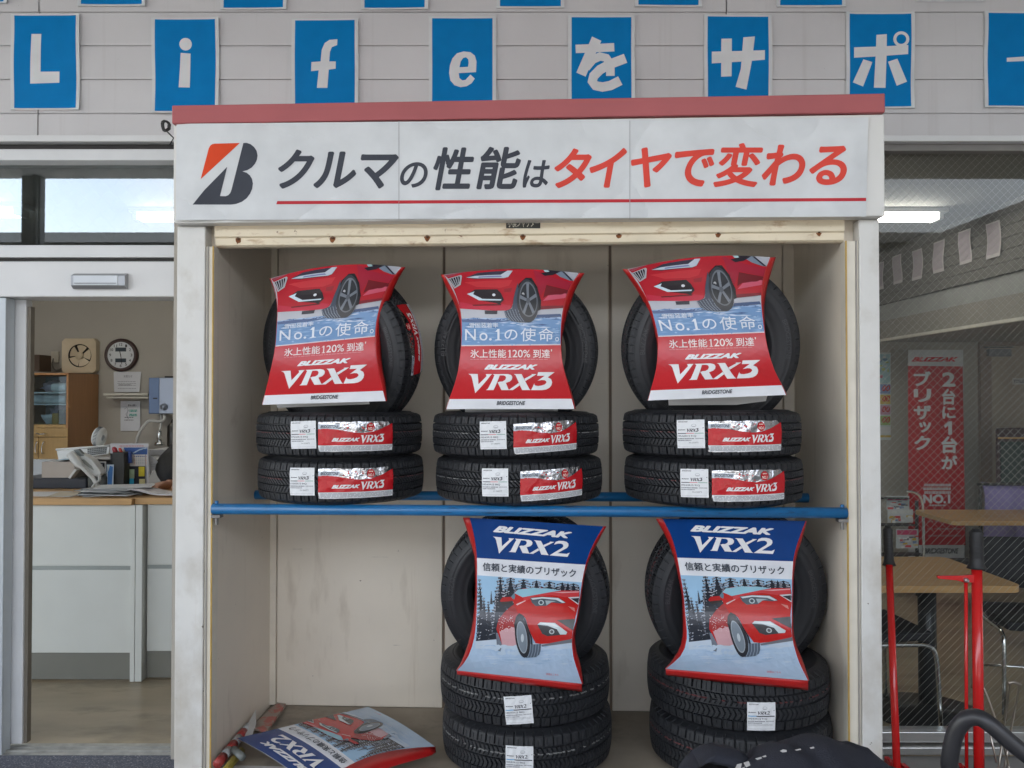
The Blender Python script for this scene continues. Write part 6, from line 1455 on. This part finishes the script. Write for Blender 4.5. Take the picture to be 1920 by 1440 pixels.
# toilet door on the back wall
td = thing('toilet_door', 'beige toilet door with a door closer and a small lettered plate', 'door')
dT = 8.02; xl_ = W(1845, 700, dT).x; xd = W(1859, 700, dT).x; zt_ = W(1850, 648, dT).z; zf = W(1850, 640, dT).z
FRM = M('door_frame_beige', (.36, .29, .25), .6); DRM = M('door_beige', (.47, .40, .33), .55, var=.05)
MB().box((xl_ - .04, dT - .01, .003), (xd - .004, 8.058, zt_)).build('frame', FRM, td, .003)
MB().box((xl_ - .04, dT - .01, zt_ + .001), (xd + 1.0, 8.058, zf + .04)).build('frame', FRM, td, .003)
MB().box((xd, dT, .01), (xd + .82, 8.05, zt_ - .003)).build('leaf', DRM, td, .003)
q0, q1 = W(1853, 668, dT - .04), W(1896, 654, dT - .04); b = MB(); b.box((q0.x, dT - .05, q0.z), (q1.x, dT - .0005, q1.z)); b.box((q0.x - .03, dT - .035, q1.z + .01), (q1.x + .03, dT - .02, q1.z + .022)); b.build('closer', M('closer_grey', (.30, .31, .32), .4, .6), td, .004)
a = Art(); q = (1899, 711, 1930, 720); a.rect(1898, 709, 1934, 721, (.55, .53, .50), 0); a.text('TOILET', 1900, 712, 1925, 718, (.12, .13, .16), 1, .01)
a.build('name_plate', lambda x, y, h: W(x, y, dT - .002 - h), PPAPER, td)
settle(td)
# red standing banner on the back wall
dBn = 7.6; a = Art()
a.rect(1703, 656, 1806, 1046, (.55, .56, .58), 0); a.poly([(1702.5, 686), (1805, 687), (1808, 1022), (1703, 1022)], (.42, .016, .022), 1)
blizzak(a, 1709, 669.5, 1796, 678, (.55, .02, .03), 2)
def vt(chs, x0, x1, ys):
    for ch, y0, y1 in zip(chs, ys[::2], ys[1::2]): a.text(ch, x0, y0, x1, y1, (.62, .62, .64), 2, .035)
vt('ブリザ', 1713, 1746, [696, 724, 729, 754, 760, 787]); a.text('ッ', 1723, 791, 1746, 811, (.62, .62, .64), 2, .04); a.text('ク', 1714, 817, 1745, 844, (.62, .62, .64), 2, .035)
vt('2台に', 1766, 1791, [698, 725, 729, 759, 762, 785]); a.poly([(1769, 798), (1778, 790), (1784, 790), (1784, 815), (1777, 815), (1777, 798), (1771, 803)], (.62, .62, .64), 2); vt('台が', 1764, 1794, [818, 850, 854, 880])
a.text('NO.1', 1731, 927, 1780, 944, (.62, .62, .64), 2, .045)
for y in (907, 914, 921): lines(a, 1731, 1781, (y,), 5, (.52, .45, .46), int(y), 2)
lines(a, 1742, 1772, (946,), 3, (.5, .42, .42), 3, 2); lines(a, 1738, 1800, (976, 990, 1003), 3, (.36, .12, .13), 5, 2)
bstone(a, 1733, 1028, 1795, 1038, (.07, .07, .08), 2)
rb = [W(1703, 656, dBn + .005), W(1806, 656, dBn + .005), W(1809, 1046, dBn + .005), W(1703, 1046, dBn + .005)]
o = a.build('banner', lambda x, y, h: W(x + (y - 656) / 390 * 2.5 * (x > 1750), y, dBn - h), PVINYL, step=.001, extra=[(rb, [(0, 1, 2, 3)], (.4, .4, .4), 0)]); tag(o, 'red vertical banner with white Japanese slogan near the toilet door', 'banner'); settle(o)
st_ = thing('banner_stand', 'dark low plinth holding up the red vertical banner', 'stand'); q0, q1 = W(1690, 1050, dBn), W(1815, 1050, dBn)
MB().box((q0.x, dBn - .1, .004), (q1.x, dBn + .2, W(1700, 1046, dBn).z - .002)).build('plinth', M('plinth_dark', (.05, .05, .052), .6), st_, .004)
MB().box((q0.x + .25, dBn + .012, W(1700, 1046, dBn).z), (q0.x + .27, dBn + .03, 1.95)).build('pole', STEEL, st_); settle(st_)
# price poster half hidden by the post
a = Art(); a.rect(1600, 661, 1670, 825, (.50, .55, .55), 0); a.rect(1600, 664, 1669, 719, (.34, .52, .58), 1)
rr_ = random.Random(9)
for k in range(26): a.ell(rr_.uniform(1604, 1666), rr_.uniform(668, 715), rr_.uniform(1.5, 5), rr_.uniform(1.5, 4), rr_.choice([(.6, .62, .6), (.5, .12, .2), (.45, .52, .2), (.2, .35, .5)]), 2 + k * .05, 8)
for k, (c1, ) in enumerate([((.18, .26, .5),), ((.56, .40, .10),), ((.50, .26, .36),), ((.30, .42, .14),)]):
    y = 720.5 + 19.7 * k; a.rect(1600, y, 1669.5, y + 17.5, c1, 4); a.text('00', 1654, y + 2, 1669, y + 13, (.45, .04, .03), 5, .03, .2)
a.rect(1600, 800, 1670, 813, (.6, .6, .6), 4); a.rect(1600, 816, 1670, 820, (.5, .36, .08), 4)
rb = [W(1600, 661, dW - .002), W(1670, 661, dW - .002), W(1670, 825, dW - .002), W(1600, 825, dW - .002)]
o = a.build('price_poster', lambda x, y, h: W(x, y, dW - .004 - h), PPAPER, step=.0007, extra=[(rb, [(0, 1, 2, 3)], (.4, .4, .4), 0)]); tag(o, 'colourful price poster cut by the white post, beside the red banner', 'poster'); settle(o)
# magazine rack
mg = thing('magazine_rack', 'black tiered magazine rack before the red banner', 'rack')
dM = 6.4; q0 = W(1640, 1050, dM); q1 = W(1735, 1050, dM)
for k in range(3): MB().box((q0.x, dM + .12 * k, W(1650, [1040, 985, 935][k], dM + .1 * k).z - .01), (q1.x, dM + .12 * k + .1, W(1650, [1040, 985, 935][k], dM + .1 * k).z)).build('tier', M('rack_black', (.03, .03, .032), .5), mg, .003)
for xx in (q0.x + .01, q1.x - .02): MB().box((xx, dM + .10, .004), (xx + .02, dM + .12, W(1650, 936, dM + .2).z)).build('post', MATS['rack_black'], mg)
settle(mg)
def magazine(px0, py0, px1, py1, d, label, seed, col):
    r_ = random.Random(seed); a = Art(); a.rect(px0, py0, px1, py1, col, 0)
    a.rect(px0 + 2, py0 + 2, px1 - 3, py0 + (py1 - py0) * .3, r_.choice([(.45, .04, .12), (.06, .10, .25), (.5, .5, .5)]), 1)
    for k in range(16):
        x, y = r_.uniform(px0 + 2, px1 - 8), r_.uniform(py0 + (py1 - py0) * .3, py1 - 4); a.rect(x, y, min(px1, x + r_.uniform(4, 14)), y + r_.uniform(1.5, 5), r_.choice([(.5, .06, .06), (.5, .33, .05), (.14, .2, .35), (.6, .6, .6), (.1, .1, .12)]), 2 + k * .06)
    ln_ = lambda y: .14 * (y - py1) / (py0 - py1)
    o = a.build('magazine', lambda x, y, h: W(x, y, d + .10 * (py1 - y) / (py1 - py0) - h), PPAPER, step=.0008, extra=[([W(px0, py0, d + .112), W(px1, py0, d + .112), W(px1, py1, d + .012), W(px0, py1, d + .012)], [(0, 1, 2, 3)], (.4, .4, .4), 0)]); tag(o, label, 'magazine', 'magazines in the rack'); settle(o)
magazine(1662, 930, 1705, 957, dM + .22, 'magazine with a pink title on the upper tier of the rack', 1, (.42, .45, .47)); magazine(1664, 955, 1712, 980, dM + .12, 'magazine with orange pictures on the middle tier of the rack', 5, (.45, .47, .5))
magazine(1680, 992, 1722, 1028, dM, 'magazine with a dark blue title on the lowest tier of the rack', 8, (.42, .44, .46))
q = [W(1700, 921, 6.3), W(1718, 925, 6.3), W(1729, 940, 6.3), W(1731, 970, 6.3), W(1732, 1040, 6.3), Vector((W(1732, 1040, 6.3).x, 6.3, .004))]
o = MB().tube(smooth_path(q, 6), .010, 10).build('chrome_hook', CHROME); tag(o, 'bent chrome tube standing by the magazine rack', 'tube'); settle(o)
# solid panel added to stand in for a vehicle's reflection, orange strip, right edge
pn = thing('reflection_panel', 'dark green panel with an orange strip, solid stand-in for a vehicle reflection', 'cabinet')
dK = 7.2; q0, q1 = W(1874, 930, dK), W(2010, 802, dK)
MB().box((q0.x, dK + .02, .004), (q1.x, dK + .06, q1.z)).build('body', M('maroon_body', (.05, .025, .028), .4), pn, .012)
MB().box((q0.x + .02, dK + .005, .2), (q1.x - .02, dK + .0195, W(1880, 828, dK).z)).build('front', M('dark_green_front', (.025, .05, .045), .25), pn, .003)
MB().box((q0.x + .002, dK + .004, W(1880, 823, dK).z), (q1.x, dK + .0195, W(1880, 820, dK).z)).build('strip', M('orange_strip', (.45, .24, .06), .4), pn); settle(pn)

# ------------------------------------------------------------------ tools before the window, foreground
def jack(top, bot, r, grip_len, label, lever):
    t = thing('floor_jack', label, 'jack', 'red floor jacks')
    d = (bot - top).normalized(); g1 = top + d * grip_len
    MB().tube([g1 - d * .004, bot], r, 20).build('handle', REDP, t)
    n = 14; pts = [top + d * grip_len * k / n for k in range(n + 1)]; rs = []
    for k in range(n + 1):
        u = k / n; rs.append(r * (1.28 + .05 * math.sin(k * 2.4)) * (1.0 + (.42 * max(0, (u - .78) / .22) ** 1.5) + (.06 if u < .05 else 0)))
    rs[0] = r * .9; g = MB().tube(pts, rs, 20).build('grip', BLK, t)
    b = MB()
    for k in range(4): c = top + d * grip_len * (.30 + .13 * k); b.tube([c, c + d * .003], r * 1.335, 20)
    b.build('grip_rib', BLK, g)
    c = top - d * .001; MB().tube([c - d * .004, c], r * .8, 16).build('end_cap', BLK, g)
    if lever:
        lp = lambda x, y: W(x, y, lever)
        out = [(1755, 1079), (1760, 1078.5), (1800, 1078), (1828, 1076), (1829, 1087), (1826, 1091), (1806, 1091), (1790, 1087), (1757, 1084)]
        l_ = MB().prism([lp(*p) + Vector((0, -.012, 0)) for p in out], (0, .012, 0)).build('lever', REDP, t, .002)
        c = lp(1806.5, 1086) ; MB().lathe([(.0002, -.026), (.007, -.026), (.0085, -.02), (.0085, -.0125)], c, 6, 0, 'y').build('bolt', STEEL, l_); MB().lathe([(.004, -.030), (.0045, -.0262)], c, 12, 0, 'y').build('washer', CHROME, l_)
        a_, b_ = lp(1811, 1089), lp(1812.5, 1460); MB().tube([a_, b_], .0062, 10).build('rod', REDP, t)
    # chassis on the ground
    g = Vector((bot.x, bot.y, 0)); b = MB()
    for s_k in (-1, 1): b.box((g.x + s_k * .11 - .01, g.y - .12, .04), (g.x + s_k * .11 + .01, g.y + .34, .13))
    b.box((g.x - .0995, g.y - .08, .05), (g.x + .0995, g.y + .1, .11)); b.build('chassis', REDP, t, .004)
    for sx in (-1, 1):
        for yy in (-.1, .31): MB().lathe([(.001, -.02), (.04, -.02), (.04, .02), (.001, .02)], (g.x + sx * .145, g.y + yy, .042), 16, 0, 'x').build('wheel', STEEL, t)
    settle(t); return t
top = W(1664.5, 989, 3.32); bot = W(1684, 1480, 2.98); jack(top, Vector((bot.x, bot.y, .10)) if bot.z > .1 else bot, .0135, .150, 'red floor jack whose handle leans against the white cabinet post', None)
top = W(1830.5, 994, 2.96); bot = W(1836.5, 1500, 2.92); jack(top, bot, .0178, .135, 'red floor jack with a side lever and thin rod on its handle', 2.955)
# thin wire stand behind the right handle
b = MB()
b.tube(smooth_path([W(1842, 1330, 3.2), W(1838, 1300, 3.2), W(1842, 1293, 3.2), W(1848, 1297, 3.2), W(1878, 1384, 3.1), W(1892, 1440, 3.0)], 5), .004, 8); b.tube([W(1841, 1310, 3.2), W(1869, 1430, 3.05)], .004, 8)
for x0, x1 in ((1901, 1884), (1911, 1896)): b.tube([W(x0 - 8 if x0 < 1905 else x0 + 0, 1283, 3.25), W(x1 - 6, 1400, 3.15), W(x1 - 12, 1445, 3.1)], .004, 8)
b.tube(smooth_path([W(1890, 1281, 3.25), W(1900, 1279, 3.25), W(1908, 1282, 3.25), W(1914, 1285, 3.25)], 4), .006, 8)
o = b.build('wire_stand', M('dull_chrome', (.42, .38, .33), .3, 1.0)); tag(o, 'thin bent chrome wire stand behind the red jack handle', 'stand'); settle(o)
# hand cart: black foam covered tube
hc = thing('hand_cart', 'black tubular hand cart, its bent foam covered handle at the lower right corner', 'cart')
q = [Vector((W(1772, 1500, 1.30).x, 1.42, .42)), W(1775, 1500, 1.30), W(1780, 1430, 1.27), W(1790, 1378, 1.26), W(1808, 1351, 1.25), W(1832, 1345, 1.24), W(1856, 1358, 1.23), W(1900, 1396, 1.22), W(1960, 1444, 1.21), W(2060, 1530, 1.20), W(2090, 1640, 1.22)]
MB().tube(smooth_path(q, 7), .0122, 18).build('handle', M('foam_grip', (.016, .016, .019), .42, var=.2, scale=60), hc)
MB().box((.45, 1.18, .36), (.98, 1.62, .40)).build('deck', M('deck_grey', (.08, .08, .09), .6), hc, .006)
for sx in (.48, .95):
    for yy in (1.22, 1.58): MB().tube([(sx, yy, .36), (sx, yy, .09)], .012, 10).build('leg', BLK, hc); MB().lathe([(.001, -.014), (.045, -.014), (.045, .014), (.001, .014)], (sx, yy, .047), 16, 0, 'x').build('wheel', BLK, hc)
settle(hc)
# navy cloth bag, its top just reaching into the frame
bgd = thing('cloth_bag', 'dark navy cloth bag with white lettering at the bottom edge, before the right tyres', 'bag')
D0 = 1.62
NAVY = M('navy_cloth', (.016, .018, .028), .9, var=.25, scale=14, bump=.3, bscale=300)
prof = [(1385, 1472), (1402, 1444), (1430, 1423), (1470, 1409), (1510, 1402), (1550, 1399), (1590, 1402), (1625, 1412), (1660, 1428), (1700, 1453)]
b = MB(); vs = []; nP = smooth_path([Vector((x, y, 0)) for x, y in prof], 5); m = len(nP); K = 14
for i, p in enumerate(nP):
    u = i / (m - 1); c = W(p.x, p.y, D0)
    wdt = .05 + .17 * math.sin(math.pi * u) ** .6
    for k in range(K + 1):
        a_ = math.pi * k / K; zz_ = c.z - (1 - math.sin(a_) ** .8) * (c.z - .41) * 1.0
        vs.append((c.x + .012 * math.sin(k * 1.3 + i * .35), D0 + .02 - math.cos(a_) * wdt * (1 + .25 * abs(math.cos(a_))), max(zz_ + .006 * math.sin(i * .55 + k * .9) * math.sin(math.pi * k / K), .405)))
b.add(vs, [(i * (K + 1) + k, i * (K + 1) + k + 1, (i + 1) * (K + 1) + k + 1, (i + 1) * (K + 1) + k) for i in range(m - 1) for k in range(K)], 0, True); b.build('body', NAVY, bgd)
b = MB(); vs = []      # the collar-like opening at the left
for i in range(17):
    a_ = math.pi * i / 16; 
    for k in range(9):
        t_ = 2 * math.pi * k / 8; x = 1343 - 62 * math.cos(a_); y = 1456 - 58 * math.sin(a_) * (1.0 if a_ < 1.57 else .92); c = W(x, y, D0 + .06)
        vs.append((c.x + .016 * math.cos(t_), c.y + .04 * math.sin(t_), c.z - .012 + .012 * math.cos(t_)))
b.add(vs, [(i * 9 + k, i * 9 + k + 1, (i + 1) * 9 + k + 1, (i + 1) * 9 + k) for i in range(16) for k in range(8)], 0, True); b.build('rim', NAVY, bgd)
c = W(1350, 1432, D0 + .12); b = MB(); q0, q1 = W(1292, 1460, D0 + .08), W(1420, 1408, D0 + .08); b.box((q0.x, D0 + .10, .41), (q1.x, D0 + .16, W(1350, 1425, D0 + .1).z)); b.build('lining', M('black_lining', (.006, .006, .008), .95), bgd, .02)
a = Art(); LWt = (.36, .35, .34)
for P_ in ([(1374, 1441), (1382, 1424), (1391, 1422), (1389, 1432), (1397, 1428), (1391, 1441)], [(1394, 1421), (1404, 1418), (1407, 1426), (1399, 1430)], [(1416, 1413), (1427, 1410), (1429, 1413), (1420, 1416)], [(1429, 1409), (1436, 1407), (1437, 1410), (1431, 1411)], [(1462, 1399), (1468, 1396), (1475, 1397), (1475, 1401), (1467, 1402)], [(1490, 1397), (1501, 1394.5), (1502, 1397), (1494, 1398.5)], [(1518, 1392.5), (1526, 1391), (1527, 1394), (1520, 1395)]): a.poly([(x, y + 9) for x, y in P_], LWt, 1)
a.build('lettering', lambda x, y, h: W(x, y, D0 - .235 if x > 1450 else D0 - .12), PVINYL, bgd)
settle(bgd)
b = MB(); b.box((.25, 1.25, .0), (.44, 1.9, .40)); b.box((.4405, 1.63, 0), (1.0, 1.95, .40)); o = b.build('crate', M('dark_crate', (.05, .05, .055), .7)); tag(o, 'dark crate under the navy bag, below the picture', 'crate'); settle(o)
bpy.data.objects.remove(_fo); bpy.data.curves.remove(_fc)
